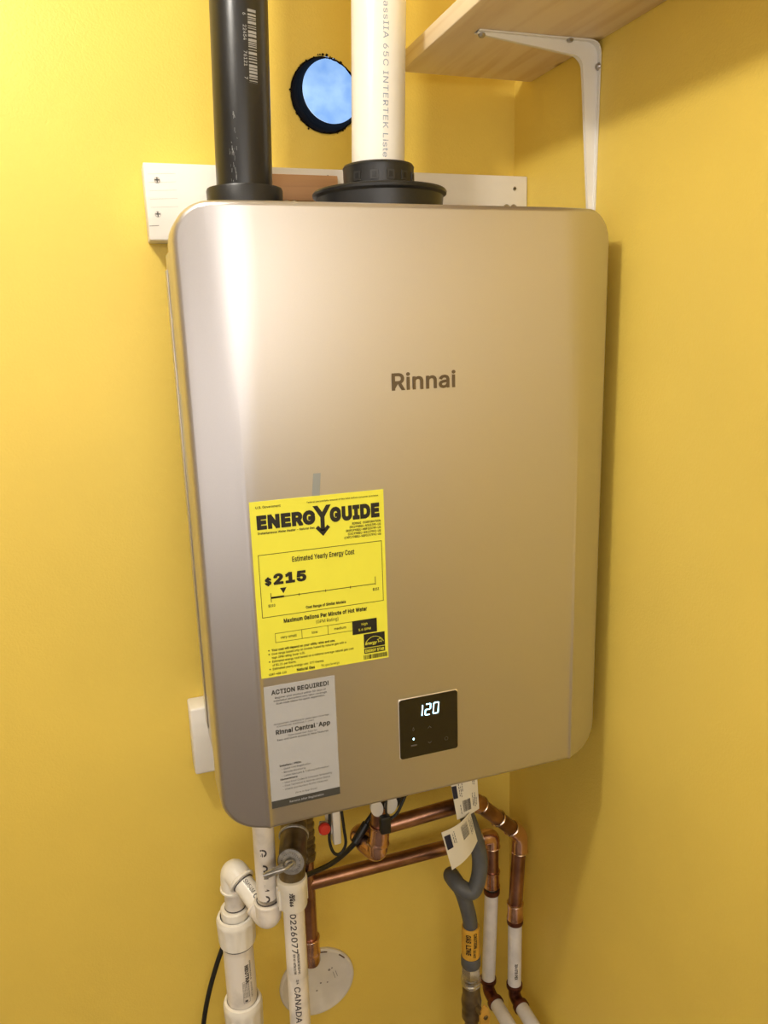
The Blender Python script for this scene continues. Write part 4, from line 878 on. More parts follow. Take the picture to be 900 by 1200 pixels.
for i, (d, s, w) in enumerate(((1, 'Your cost will depend on your utility rates and use.', 68), (1, 'Cost range based only on models fueled by natural gas with a', 80), (0, 'high GPM rating (over 4.0).', 35),
                           (1, 'Estimated energy cost based on a national average natural gas cost', 88), (0, 'of $1.21 per therm.', 25), (1, 'Estimated yearly energy use: 177 therms.', 55))):
    y = 158.6 + i * 4.15
    if d: p.add([(9.6 + .8 * math.cos(a * PI / 3), y - 1.2 + .8 * math.sin(a * PI / 3)) for a in range(6)], [tuple(range(6))])
    p.text(s, 12.4, y, 3.2, bold=0.012 if i else 0.03, width=w)
p.text('Natural Gas', 37.5, 185.0, 4.0, bold=0.03, width=19.5)
p.text('ftc.gov/energy', 64, 184.6, 3.5, width=20)
p.text('U287-408-110', 8, 185.0, 2.9, bold=0.02, width=18.5)
p.rect(112.2, 156.2, 136, 171.8)
p.rect(112.2, 172.6, 136, 178.6)
p.barcode(111.5, 180.2, 138.4, 185.2, seed=5)
for x in (): pass
tag(p.build('label_printing', INK, el), kind='stuff')
q = Lab(lambda x, y: V((EL + x * m_, -0.0008, ET - y * m_)))
q.text('high', 113.5, 145.4, 3.4, align='CENTER', bold=0.01)
q.text('5.6 GPM', 113.5, 151.4, 3.4, align='CENTER', bold=0.01)
q.text('ENERGY STAR', 124.1, 177.2, 4.2, align='CENTER', bold=0.03, width=21.5)
arc = [(124.1 + 11.5 * math.cos(a), 173.0 + 13.0 * -math.sin(a)) for a in [math.radians(d) for d in range(28, 156, 8)]]
q.stroke(arc, 0.7)
q.text('energy', 113.6, 168.6, 4.6, bold=0.02, width=13.5, shear=0.35)
st = []
for k in range(10):
    a = -PI / 2 + PI * k / 5
    rr = 3.1 if k % 2 == 0 else 1.3
    st.append((130.2 + rr * math.cos(a), 165.2 + rr * math.sin(a)))
for k in range(10): q.stroke([st[k], st[(k + 1) % 10]], 0.5)
q.build('reversed_printing', YLAB, el)

# notice label, slightly trapezoid to the eye but a plain rectangle
NL, NT, nw, nh = -0.1838, 0.1672, 0.0764, 0.1420
nl = part_box('notice_label', (NL, -0.0004, NT - nh), (NL + nw, 0, NT), NOTE, wh, 0)
tag(nl, 'silver grey sticker headed ACTION REQUIRED!')
p = Lab(lambda x, y: V((NL + x * m_, -0.0006, NT - y * m_)))
p.text('ACTION REQUIRED!', 38.5, 9.6, 6.6, align='CENTER', bold=0.03, width=62)
for i, (s, w) in enumerate((('Register your product within 30 days of', 55), ('installation and extend your labor coverage.', 58), ('Scan code below for quick registration.', 53))):
    p.text(s, 38.5, 14.6 + i * 3.4, 2.8, align='CENTER', bold=0.006, width=w)
p.text('Homeowners: Additional 5-years labor coverage', 38, 44.6, 2.6, align='CENTER', bold=0.004, width=60)
p.text('(Commercial: Additional 1-year)', 11, 47.6, 2.5, bold=0.004, width=40)
p.text('Rinnai Central', 9.5, 55.6, 6.6, bold=0.035, width=43)
p.text('TM', 53, 52.4, 2.0)
p.text('App', 56, 55.6, 6.6, bold=0.035, width=13)
p.text('Download our App for', 38.5, 60.0, 2.8, align='CENTER', bold=0.004, width=32)
p.text('Easy and Quick access to New Features', 38.5, 63.4, 2.8, align='CENTER', bold=0.006, width=56)
y = 90
for s, w, b in (('Installers / PROs:', 24, .03), ('- Quick Unit Registration', 32, .004), ('- Remote Monitoring', 26, .004), ('- Latest Manuals & Training Information', 52, .004), ('Homeowners:', 19, .03),
                ('- View Error Codes & Schedule Scheduling', 55, .004), ('- Find Technical & Maintenance Status', 53, .004), ('- Check and Access All Pro Features', 50, .004)):
    p.text(s, 11 if b > .02 else 13, y + 4, 2.9, bold=b, width=w)
    y += 4.1
p.text('(Now in App Store)', 38.5, 129.4, 2.6, align='CENTER', width=24)
tag(p.build('label_printing', DGREY, nl), kind='stuff')
p = Lab(lambda x, y: V((NL + x * m_, -0.0006, NT - y * m_)))
p.rect(0, 133.2, 76.4, 142.0)
p.build('label_band', DGREY, nl)
q = Lab(lambda x, y: V((NL + x * m_, -0.0008, NT - y * m_)))
q.text('Remove After Registration', 38.5, 138.8, 3.2, align='CENTER', bold=0.01, width=38)
q.build('reversed_printing', NOTE, nl)

# scrap of tape that runs under the top edge of the energy label
bm = bmesh.new()
f = [(-0.1222, 0.3600), (-0.1140, 0.3600), (-0.1115, 0.3874), (-0.1192, 0.3874)]
a = [bm.verts.new((x, -0.00025, z)) for x, z in f]; b = [bm.verts.new((x, 0.0002, z)) for x, z in f]
bm.faces.new(a); bm.faces.new(b[::-1])
for k in range(4): bm.faces.new((a[k], a[(k + 1) % 4], b[(k + 1) % 4], b[k]))
tag(done('tape_scrap', bm, TAPE, wh), 'small strip of grey-blue tape')

# collars on top
def collar(name, c, prof, m=BLK, holes=None):
    bm = bmesh.new()
    lathe(bm, prof, c, (0, 0, 1), 56)
    o = done(name, bm, m, wh, angle=30)
    if holes:
        r, z, w, h, angs = holes
        for a in angs:
            d = V((math.sin(a), -math.cos(a), 0)); t = V((math.cos(a), math.sin(a), 0))
            bm = bmesh.new()
            q = V(c) + d * r + V((0, 0, z))
            vv = []
            for e in (0.0014, -0.002):
                vv.append([bm.verts.new(q + d * e + t * (w * s1) + V((0, 0, h * s2))) for s1, s2 in ((-1, -1), (1, -1), (1, 1), (-1, 1))])
            bm.faces.new(vv[0]); bm.faces.new(vv[1][::-1])
            for k in range(4): bm.faces.new((vv[0][k], vv[0][(k + 1) % 4], vv[1][(k + 1) % 4], vv[1][k]))
            done('slot', bm, RUB, o, smooth=False)
            bm = bmesh.new()
            vv = []
            for e in (0.0009, -0.002):
                vv.append([bm.verts.new(q + d * e + t * (w * 2.0 * s1) + V((0, 0, h * 1.7 * s2))) for s1, s2 in ((-1, -1), (1, -1), (1, 1), (-1, 1))])
            bm.faces.new(vv[0]); bm.faces.new(vv[1][::-1])
            for k in range(4): bm.faces.new((vv[0][k], vv[0][(k + 1) % 4], vv[1][(k + 1) % 4], vv[1][k]))
            done('slot_frame', bm, SLOTF, o, smooth=False)
    return o
collar('intake_collar', (-0.1415, 0.155, 0.632), [(0, -0.018), (0.036, -0.018), (0.0400, 0.004), (0.0412, 0.044), (0.0405, 0.0462), (0.0385, 0.0465), (0.0315, 0.0465), (0.0315, 0.03), (0, 0.03)],
       holes=(0.0405, 0.021, 0.002, 0.0028, (-0.5, 0.1, 0.6)))
collar('exhaust_base_collar', (0.0140, 0.155, 0.632), [(0, -0.018), (0.068, -0.018), (0.0705, 0.003), (0.0735, 0.040), (0.0770, 0.0425), (0.0775, 0.045), (0.0760, 0.047), (0.066, 0.0490), (0.046, 0.0505), (0, 0.0505)],
       holes=(0.0715, 0.020, 0.0022, 0.0028, (-0.85, -0.35, 0.12, 0.55)))
collar('exhaust_top_collar', (0.0135, 0.155, 0.680), [(0, 0), (0.0405, 0), (0.0405, 0.022), (0.0410, 0.0245), (0.0395, 0.0270), (0.0315, 0.0270), (0.0315, 0.015), (0, 0.015)],
       holes=(0.0405, 0.012, 0.0022, 0.0028, (-0.95, -0.45, 0.0, 0.45, 0.9)))

# ================================================================= VENT PIPES
def vent(name, label, x0, y, z0, r, m, lean=0.035):
    t = thing(name, label, 'pipe', (x0, y, z0))
    bot, top = V((x0, y, z0)), V((x0 + lean * (1.25 - z0), y, 1.25))
    part_cyl('pipe_body', bot, top, r, m, t, bev=0.0005, seg=56)
    return t, bot, (top - bot).normalized()
t, b0, ax_ = vent('black_vent_pipe', 'thick black plastic vent pipe rising from the left of the heater', -0.1418, 0.155, 0.664, 0.0302, ABS, 0.036)
f_ = on_pipe(b0, -ax_, (0.10, -1, 0), 0.0302)
p = Print(f_)
p.barcode(-0.181, 0.0005, -0.113, 0.0095, seed=9)
for s, x in (('6', -0.177), ('22454', -0.166), ('76121', -0.142), ('7', -0.118)):
    p.text(s, x, -0.0045, 0.0045, bold=0.01)
p.text('SCH', -0.222, -0.004, 0.011, bold=0.03, align='LEFT')
p.build('pipe_printing', mat('grey_pipe_print', (0.30, 0.30, 0.30), 0.4), t)
bm = bmesh.new()             # scuffs near the foot of the pipe
p = Print(on_pipe(b0, -ax_, (-0.55, -1, 0), 0.0302))
for k in range(26):
    x = -random.uniform(0.018, 0.085); y = random.gauss(-0.001, 0.0022); L = random.uniform(0.001, 0.006)
    p.stroke([(x, y), (x + L, y + random.uniform(-0.0006, 0.0006))], random.uniform(0.0002, 0.0007))
p.build('scuff_marks', mat('scuff_grey', (0.16, 0.16, 0.16), 0.6), t)
bm.free()
t, b0, ax_ = vent('white_vent_pipe', 'thick white plastic vent pipe rising from the stepped black collar', 0.0130, 0.155, 0.696, 0.0302, PVC, 0.037)
p = Print(on_pipe(b0, -ax_, (-0.28, -1, 0), 0.0302))
# reads downwards
p.text('S636 ClassIIA 65C INTERTEK Liste', -0.0150, 0.0035, 0.0082, align='RIGHT', spacing=1.10, width=0.200)
p.build('pipe_printing', INKB, t)

# ================================================================= BOARDS
mb = thing('mounting_board', 'long white painted board on the wall behind the heater top', 'board', (0, 0.261, 0.635))
part_box('plank', (-0.2405, 0.242, 0.6350), (WX - 0.0005, 0.2798, 0.7195), WHT, mb, 0.0015)
for (x, z, r) in ((-0.2263, 0.7008, 0.0034), (-0.2288, 0.6637, 0.0034), (0.2361, 0.7036, 0.0026), (-0.0224, 0.7107, 0.0018)):
    bm = bmesh.new(); cyl(bm, (x, 0.2425, z), (x, 0.2412, z), r, bev=0.0003, seg=16)
    s = done('screw', bm, STEEL, mb)
    p = Print(lambda u, v: V((x + u, 0.2409, z + v)))
    p.stroke([(-r * .7, 0), (r * .7, 0)], r * .35); p.stroke([(0, -r * .7), (0, r * .7)], r * .35)
    p.build('screw_slot', INK, s)
p = Print(lambda u, v: V((u, 0.2418, v)))
p.stroke([(-0.239, 0.6506), (-0.229, 0.6512)], 0.0008)
for k in range(5): p.stroke([(-0.236, 0.707 - k * 0.009), (-0.205, 0.7085 - k * 0.009)], 0.00018)
p.build('pencil_lines', PENCIL, mb)
ws = part_box('wood_strip', (-0.093, 0.2340, 0.6805), (-0.012, 0.2418, 0.7105), BAREW, None, 0.0008)
tag(ws, 'bare brown wood strip between the black pipe and the white pipe', 'wood')
bk = part_box('spacer_block', (-0.2464, 0.242, -0.0600), (-0.150, 0.2798, 0.038), WHT, None, 0.003)
tag(bk, 'small white painted wood block on the wall at the heater lower left', 'block')

# ================================================================= SHELF AND BRACKET
sh = part_box('wall_shelf', (0.0745, -0.75, 0.8325), (WX - 0.0005, 0.2360, 0.8525), PINE, None, 0.0012)
tag(sh, 'pale pine shelf board at the top right under the ceiling', 'shelf')
sb = thing('shelf_bracket', 'white steel bracket holding the pine shelf on the right wall', 'bracket', (WX, 0.088, 0.73))
BYC = 0.088
bm = bmesh.new()
# web: an L with a filleted inside corner, in the plane square to the wall
zt, xr = 0.8322, WX - 0.0004
outer = [(0.1060, zt), (0.150, zt), (0.200, zt), (xr - 0.022, zt)]
for k in range(1, 8):
    a = math.radians(90 - 90 * k / 8)
    outer.append((xr - 0.018 + 0.018 * math.cos(a), zt - 0.018 + 0.018 * math.sin(a)))
outer += [(xr, 0.78), (xr, 0.70), (xr, 0.625)]
inner = [(0.1060, zt - 0.003), (0.150, zt - 0.0075), (0.190, zt - 0.0115), (0.2225, zt - 0.0150)]
for k in range(1, 8):
    a = math.radians(90 - 90 * k / 8)
    inner.append((0.2225 + 0.014 * math.cos(a) - 0.0, zt - 0.0290 + 0.014 * math.sin(a)))
inner += [(0.2385, 0.78), (0.2445, 0.70), (0.2505, 0.625)]
def halfw(i, n):
    t = abs(i / (n - 1) - 0.5) * 2
    return 0.0030 * t + 0.0055 * (1 - t)
n = len(outer)
vo = [[bm.verts.new((x, BYC + s * halfw(i, n), z)) for s in (-1, 1)] for i, (x, z) in enumerate(outer)]
vi = [[bm.verts.new((x, BYC + s * halfw(i, n) * 0.6, z)) for s in (-1, 1)] for i, (x, z) in enumerate(inner)]
for i in range(n - 1):
    bm.faces.new((vo[i][0], vo[i + 1][0], vi[i + 1][0], vi[i][0]))
    bm.faces.new((vo[i][1], vi[i][1], vi[i + 1][1], vo[i + 1][1]))
    bm.faces.new((vi[i][0], vi[i + 1][0], vi[i + 1][1], vi[i][1]))
    bm.faces.new((vo[i][0], vo[i][1], vo[i + 1][1], vo[i + 1][0]))
bm.faces.new((vo[0][0], vi[0][0], vi[0][1], vo[0][1])); bm.faces.new((vo[-1][0], vo[-1][1], vi[-1][1], vi[-1][0]))
done('web', bm, BRKW, sb, angle=50)
bm = bmesh.new()
rows = []
for i, (x, z) in enumerate(outer):
    t = abs(i / (n - 1) - 0.5) * 2
    hw = 0.0062 + 0.0068 * (1 - t)
    a, b = outer[max(0, i - 1)], outer[min(n - 1, i + 1)]
    d = V((b[0] - a[0], 0, b[1] - a[1])).normalized(); nn = V((d.z, 0, -d.x)) * -1
    c = V((x, BYC, z))
    inn = V((-d.z, 0, d.x)) * -0.0016
    rows.append([bm.verts.new(c + V((0, s * hw, 0)) + k) for s, k in ((-1, V()), (1, V()), (1, inn), (-1, inn))])
for A, B in zip(rows, rows[1:]):
    for k in range(4): bm.faces.new((A[k], A[(k + 1) % 4], B[(k + 1) % 4], B[k]))
bm.faces.new(rows[0]); bm.faces.new(rows[-1][::-1])
done('flange', bm, BRKW, sb, angle=50)
for (a, b) in (((0.1115, BYC, 0.8300), (0.1115, BYC, 0.8262)), ((0.2160, BYC - 0.0068, 0.8310), (0.2160, BYC - 0.0068, 0.8280)), ((0.2542, BYC - 0.0068, 0.806), (0.2508, BYC - 0.0068, 0.806))):
    bm = bmesh.new(); cyl(bm, a, b, 0.0042, 0.0034, 0.0008, 16)
    done('screw', bm, STEEL, sb)

# ================================================================= WHITE CONDENSATE DRAIN
FC = V((-0.35, -1, 0.05))
r1 = 0.01335
cd = thing('condensate_drain', 'jointed white plastic drain pipe with union nuts below the heater left edge', 'pipe', (-0.215, 0.15, -0.6))
PA = V((-0.1790, 0.110, 0.005)); PB = V((-0.1800, 0.110, -0.172))
PCt = V((-0.2140, 0.1740, -0.172)); 
part_cyl('pipe', PA, PB + V((0, 0, 0.002)), r1, PVCD, cd)
# lower elbow
def elbow(name, a, c, b, r, m, parent, rad=0.02, bead=None):
    o = part_tube(name, round_path([a, c, b], rad, 10), r, m, parent, 28)
    for q, e in ((a, c), (b, c)):
        q, e = V(q), V(e)
        d = (e - q).normalized()
        bm = bmesh.new(); lathe(bm, [(r * .9, -0.0003), (r * 1.05, 0.0), (r * 1.08, 0.0008), (r * 1.08, 0.003), (r, 0.0042)], q, d, 28)
        done('rim', bm, bead or m, o)
    return o
el_dir = (PCt - PB).normalized()
LB = V((-0.1802, 0.110, -0.203)); 
UB = LB + (PCt - PB).normalized() * (PCt - PB).length
UB.z = -0.167
elbow('elbow', LB + V((0, 0, 0.028)), LB, LB + (UB - LB).normalized() * 0.024, 0.0165, PVCD, cd, 0.024)
part_cyl('pipe', LB + (UB - LB) * 0.2, LB + (UB - LB) * 0.75, r1, PVCN, cd)
C0 = UB.copy()
elbow('elbow', UB + (LB - UB).normalized() * 0.022, UB, UB + V((-0.0008, 0, -0.030)), 0.0168, PVCN, cd, 0.024)
part_cyl('pipe', C0 + V((-0.0006, 0, -0.024)), C0 + V((-0.0016, 0, -0.078)), r1, PVCD, cd)
for nm, q in (('glue_ring', LB + V((0, 0, 0.0285))),):
    bm = bmesh.new(); lathe(bm, [(r1, 0), (r1 + 0.0009, 0.0003), (r1 + 0.0009, 0.0012), (r1, 0.0015)], q, (0, 0, 1), 28); done(nm, bm, INKBR, cd)
d_ = (UB - LB).normalized()
bm = bmesh.new(); lathe(bm, [(r1, 0), (r1 + 0.0012, 0.0003), (r1 + 0.0012, 0.0012), (r1, 0.0015)], UB - d_ * 0.0245, d_, 28); done('glue_ring', bm, INKBR, cd)
# neutraliser: reducer, union nut, body, nut
cx, cy = C0.x - 0.0018, C0.y
def nut(z0, z1, r, name='union_nut'):
    bm = bmesh.new()
    n = 48; h = z1 - z0
    rings = []
    for (rr, zz, j) in ((r * .80, z1, 0), (r * .93, z1 - h * .02, 0), (r, z1 - h * .12, 0), (r, z1 - h * .24, 0), (r, z1 - h * .3, 1), (r * .97, z0 + h * .08, 1), (r * .93, z0, 0), (r * .75, z0 - 0.0005, 0)):
        rings.append([bm.verts.new((cx + math.cos(2 * PI * k / n) * rr * (1 - (0.05 if j and k % 4 in (0, 1) else 0)),
                                    cy + math.sin(2 * PI * k / n) * rr * (1 - (0.05 if j and k % 4 in (0, 1) else 0)), zz)) for k in range(n)])
    for A, B in zip(rings, rings[1:]):
        for k in range(n): bm.faces.new((A[k], A[(k + 1) % n], B[(k + 1) % n], B[k]))
    return done(name, bm, PVCN, cd, angle=28)
bm = bmesh.new(); lathe(bm, [(0, .0), (0.0185, .0), (0.0190, .002), (0.0190, .026), (0.0175, .028), (r1 * .95, .028)], (cx, cy, -0.252), (0, 0, 1), 32)
done('reducer', bm, PVCN, cd)
bm = bmesh.new(); lathe(bm, [(r1, 0), (r1 + 0.001, 0.0003), (r1 + 0.001, 0.0012), (r1, 0.0015)], (cx + 0.001, cy, -0.2242), (0, 0, 1), 28); done('glue_ring', bm, INKBR, cd)
nut(-0.278, -0.236, 0.0258)
bm = bmesh.new(); lathe(bm, [(0, 0), (0.0205, 0), (0.0205, 0.111), (0, 0.111)], (cx, cy, -0.380), (0, 0, 1), 40)
nb = done('canister', bm, PVCD, cd)
bm = bmesh.new(); lathe(bm, [(0.0205, 0), (0.0222, 0.0004), (0.0222, 0.0018), (0.0205, 0.0022)], (cx, cy, -0.2815), (0, 0, 1), 40); done('seal_ring', bm, GREY, cd)
p = Print(on_pipe((cx, cy, -0.292), (0, 0, -1), (0.12, -1, 0), 0.0205))
p.text('NEUTRA', 0.012, 0.002, 0.0065, bold=0.05)
p.text('CONDENSATE NEUTRALIZER', 0.008, 0.0088, 0.0030, bold=0.02, width=0.03)
p.text('0622 PVC 1120', 0.042, 0.0088, 0.0030, bold=0.02, width=0.024)
p.frame(0.037, -0.0030, 0.071, 0.0062, 0.0004)
for k in range(5): p.text('Install per local codes only', 0.039, 0.0046 - k * 0.0016, 0.0014, bold=0.02, width=0.024)
p.rect(0.0665, -0.001, 0.0695, 0.003)
p.build('canister_printing', INKBR, nb)
nut(-0.425, -0.372, 0.0268)
part_cyl('pipe', (cx, cy, -0.42), (cx, cy, -0.56), 0.0190, PVCD, cd)
part_cyl('pipe', (cx, cy, -0.56), (cx, cy, -1.2), r1, PVCD, cd)
p = Print(on_pipe(PA, (0, 0, -1), (-0.62, -1, 0), r1))
for s, x in (('G', 0.098), ('0', 0.120), ('L', 0.137), ('-', 0.148), ('1', 0.155), ('0', 0.164)):
    p.text(s, x, -0.003, 0.0135, bold=0.02, width=0.0105 if s not in '-1' else 0.004)
p.build('pipe_printing', INKBR, cd)
p = Print(on_pipe(UB, (LB - UB), (-0.2, -1, 1.0), r1))
p.text('SM54M', 0.026, 0.001, 0.0075, width=0.020); p.text('CD', 0.049, 0.000, 0.0085, bold=0.02)
p.build('pipe_printing', INKBR, cd)

# ================================================================= RELIEF VALVE + its white discharge pipe
rv = thing('relief_valve', 'brass relief valve with silver end cap and test lever under the heater', 'valve', (-0.15, 0.12, -0.1))
RA, RB = V((-0.1300, 0.165, -0.078)), V((-0.1535, 0.076, -0.1035))
ax2 = V((-0.42, -0.90, 0.16)).normalized()
part_tube('body', [RA, RA * 0.35 + (RB - ax2 * 0.02) * 0.65, RB - ax2 * 0.008, RB], 0.0172, BRASS, rv, 32)
bm = bmesh.new(); lathe(bm, [(0.0178, 0), (0.0192, 0.0008), (0.0192, 0.0034), (0.0178, 0.0042)], RA * 0.35 + (RB - ax2 * 0.02) * 0.65, (RB - RA), 32); done('collar_ring', bm, ZINC, rv)
bm = bmesh.new(); lathe(bm, [(0.0165, -0.001), (0.0160, 0.0004), (0.0130, 0.0006), (0.0125, 0.0014), (0, 0.0014)], RB, ax2, 32)
ec = done('end_cap', bm, ZINC, rv)
p_ = Print(lambda x, y: RB + ax2 * 0.0017 + frame(ax2)[1] * x + frame(ax2)[2] * y)
for k in range(28):
    a = 2 * PI * k / 28
    if k % 7 != 0: p_.stroke([(0.0105 * math.cos(a), 0.0105 * math.sin(a)), (0.0121 * math.cos(a + .05), 0.0121 * math.sin(a + .05))], 0.0005)
p_.build('cap_stamping', GREY, ec)
part_cyl('stem', RA, RA + V((0.002, 0.01, 0.083)), 0.0135, BRASS, rv)
part_cyl('outlet', V((-0.1490, 0.092, -0.108)), V((-0.1512, 0.089, -0.138)), 0.0165, BRASS, rv, bev=0.001)
lv = part_tube('test_lever', round_path([RB + ax2 * 0.004 + V((0.004, 0, 0.001)), RB + ax2 * 0.010 + V((-0.006, 0, -0.002)), V((-0.1890, 0.0700, -0.1080))], 0.006), 0.0024, ZINC, rv, 12)
bm = bmesh.new()
a = RB + ax2 * 0.008 + V((-0.008, 0, -0.001)); b = V((-0.1885, 0.0690, -0.1085))
dd = (b - a).normalized(); uu = V((0, 0, 1)); vv = []
for q, w in ((a, 0.0055), (a + (b - a) * .3, 0.0048), (a + (b - a) * .9, 0.0044), (b, 0.0030)):
    vv.append([bm.verts.new(q + uu * w * s + V((0, -1, 0)) * e) for s, e in ((-1, 0.001), (1, 0.001), (1, -0.0015), (-1, -0.0015))])
for A, B in zip(vv, vv[1:]):
    for k in range(4): bm.faces.new((A[k], A[(k + 1) % 4], B[(k + 1) % 4], B[k]))
bm.faces.new(vv[0]); bm.faces.new(vv[-1][::-1])
done('lever_blade', bm, ZINC, rv, angle=50)
bm = bmesh.new()                       # looped pull of the lever
ring = [RB + ax2 * 0.0055 + V((0.0055 * math.cos(2 * PI * k / 16), 0, 0.0055 * math.sin(2 * PI * k / 16))) for k in range(17)]
tube(bm, ring, 0.0016, 10, False); done('lever_loop', bm, ZINC, rv)
bm = bmesh.new(); cyl(bm, RB + ax2 * 0.001 + V((0.009, 0, -0.006)), RB + ax2 * 0.004 + V((0.009, 0, -0.006)), 0.0022, seg=12); done('cap_screw', bm, GREY, rv)

dp = thing('discharge_pipe', 'straight white plastic pipe lettered CANADA below the brass valve', 'pipe', (-0.157, 0.082, -1.2))
DT = V((-0.1515, 0.088, -0.132)); DBt = V((-0.1595, 0.080, -1.199)); dd = (DBt - DT).normalized()
bm = bmesh.new(); lathe(bm, [(0, 0), (0.0165, 0), (0.0182, 0.001), (0.0190, 0.003), (0.0190, 0.010), (0.0180, 0.013), (0.0176, 0.040), (0.0165, 0.0425), (0.0134, 0.0425)], DT, dd, 32)
ad = done('adapter', bm, PVCN, dp)
bm = bmesh.new()
for a in (0.25, 1.6, 2.95, 3.4):
    c = DT + V((0.0180 * math.cos(a), 0.0180 * math.sin(a), -0.025))
    bx(bm, c - V((0.0022, 0.0022, 0.016)), c + V((0.0022, 0.0022, 0.012)), 0.0008)
done('rib', bm, PVCN, ad)
part_cyl('pipe_body', DT + dd * 0.040, DBt, r1, PVCD, dp)
p = Print(on_pipe(DT, dd, (-0.35, -1, 0), r1))
p.text('0226077', 0.0445, -0.003, 0.0100, bold=0.014, width=0.058)
p.text('PRESSURE RATED PVC', 0.103, 0.003, 0.0036, bold=0.03, width=0.030)
p.text('SCH 40  ASTM D1785', 0.103, -0.002, 0.0036, bold=0.03, width=0.030)
p.text('3/4', 0.141, 0.0, 0.004, bold=0.03)
p.text('CANADA', 0.152, -0.003, 0.0100, bold=0.014, width=0.055)
p.build('pipe_printing', INKBR, dp)
p = Print(on_pipe(DT, dd, (-0.3, -1, 0), 0.0182))
p.text('D2466', 0.010, -0.002, 0.005, bold=0.06, width=0.020); p.text('PVC', 0.014, 0.0012, 0.004, bold=0.05)
p.build('adapter_printing', INKBR, ad)

# ================================================================= COPPER AND PEX
RC = 0.01111
def coupling(parent, a, b, r=RC * 1.13, m=COPB, name='coupling'):
    a, b = V(a), V(b); L = (b - a).length
    bm = bmesh.new()
    lathe(bm, [(RC * .95, 0), (r * 1.06, 0.0004), (r * 1.08, 0.002), (r * 1.02, 0.004), (r, 0.006), (r, L - 0.006), (r * 1.02, L - 0.004), (r * 1.08, L - 0.002), (r * 1.06, L - 0.0004), (RC * .95, L)], a, b - a, 28)
    return done(name, bm, m, parent)
def bead(parent, q, d, r=RC * 1.12):
    bm = bmesh.new(); lathe(bm, [(r * .94, -0.0016), (r * 1.05, -0.0008), (r * 1.09, 0.0), (r * 1.05, 0.0008), (r * .94, 0.0016)], q, d, 28)
    return done('solder_bead', bm, SOLD, parent)
def cu_elbow(parent, c, da, db, leg=0.020, rad=0.017):
    c, da, db = V(c), V(da).normalized(), V(db).normalized()
    o = part_tube('elbow', round_path([c + da * leg, c, c + db * leg], rad, 10), RC * 1.13, COPB, parent, 26)
    bead(parent, c + da * leg, da); bead(parent, c + db * leg, db)
    return o
def run(parent, a, b, m=COP, r=RC, name='pipe'):
    return part_cyl(name, a, b, r, m, parent)
def crimp(parent, q, d, r=RC * 1.02):
    bm = bmesh.new(); d = V(d).normalized()
    lathe(bm, [(r, 0), (r * 1.14, 0.0005), (r * 1.16, 0.001), (r * 1.16, 0.0075), (r * 1.14, 0.008), (r, 0.0085)], q, d, 28)
    return done('crimp_ring', bm, CRIMP, parent)

# upper (front) line: heater outlet, drops, turns back, runs right, drops along the right wall
hw = thing('upper_copper_line', 'upper copper line turning down the right wall into nearer white tubing', 'pipe', (0.1, 0.16, -0.16))
N0 = V((-0.0225, 0.118, 0.0)); N1 = V((-0.0270, 0.120, -0.155))
part_cyl('union_body', (-0.0215, 0.118, 0.005), (-0.0225, 0.118, -0.062), 0.0135, BRASS, hw)
bm = bmesh.new(); cyl(bm, (-0.0225, 0.118, -0.060), (-0.0230, 0.118, -0.083), 0.0145, seg=32); done('union_nut', bm, BRASS, hw)
run(hw, (-0.0230, 0.118, -0.080), (-0.0262, 0.120, -0.125))
for z in (-0.088, -0.1): pass
coupling(hw, (-0.0240, 0.1185, -0.112), (-0.0265, 0.120, -0.142), r=RC * 1.2)
J = V((-0.0275, 0.122, -0.158)); K = V((-0.0440, 0.168, -0.156)); 
part_tube('elbow', round_path([J + V((0, 0, 0.02)), J, J + (K - J).normalized() * 0.03], 0.02, 10), RC * 1.22, COPB, hw, 28)
bead(hw, J + V((0, 0, 0.018)), (0, 0, 1), RC * 1.25)
run(hw, J, K)
HA = K; HB = V((0.1330, 0.160, -0.142))
cu_elbow(hw, K, (J - K), (HB - HA), 0.021)
run(hw, HA, HB)
E1 = HB; E2 = V((0.1860, 0.180, -0.1960)); G1t = V((0.2310, 0.200, -0.2500)); G1b = V((0.2215, 0.198, -0.5140))
cu_elbow(hw, E1, (HA - E1), (E2 - E1), 0.019)
run(hw, E1, G1t)
cu_elbow(hw, G1t, (E1 - G1t), (0, 0, -1), 0.030, 0.03)
bead(hw, E1 + (G1t - E1) * 0.50, G1t - E1)
gx_, gy_ = G1t.x - 0.007, G1t.y
run(hw, G1t, V((gx_, gy_, -0.384)))
coupling(hw, (gx_, gy_, -0.372), (gx_, gy_, -0.402))
crimp(hw, (gx_, gy_, -0.402), (0, 0, -1))
bead(hw, (gx_, gy_, -0.3735), (0, 0, 1))
PBt = -0.552
run(hw, (gx_, gy_, -0.402), (gx_, gy_, PBt + 0.020), PEX, 0.0112, 'white_tube')
crimp(hw, (gx_, gy_, PBt + 0.026), (0, 0, -1))
part_tube('elbow', round_path([(gx_, gy_, PBt + 0.024), (gx_, gy_, PBt), (gx_, gy_ - 0.026, PBt)], 0.016, 10), 0.0100, CRIMP, hw, 24)
crimp(hw, (gx_, gy_ - 0.018, PBt), (0, -1, 0))
run(hw, (gx_, gy_ - 0.022, PBt), (gx_, -0.55, PBt), PEX, 0.0112, 'white_tube')
p = Print(on_pipe((gx_, gy_, -0.480), (0, 0, -1), (-0.35, -1, 0), 0.0112))
p.text('3/4 CTS PEX', 0.0, -0.001, 0.0055, bold=0.05, width=0.030)
p.build('tube_printing', INKBR, hw)

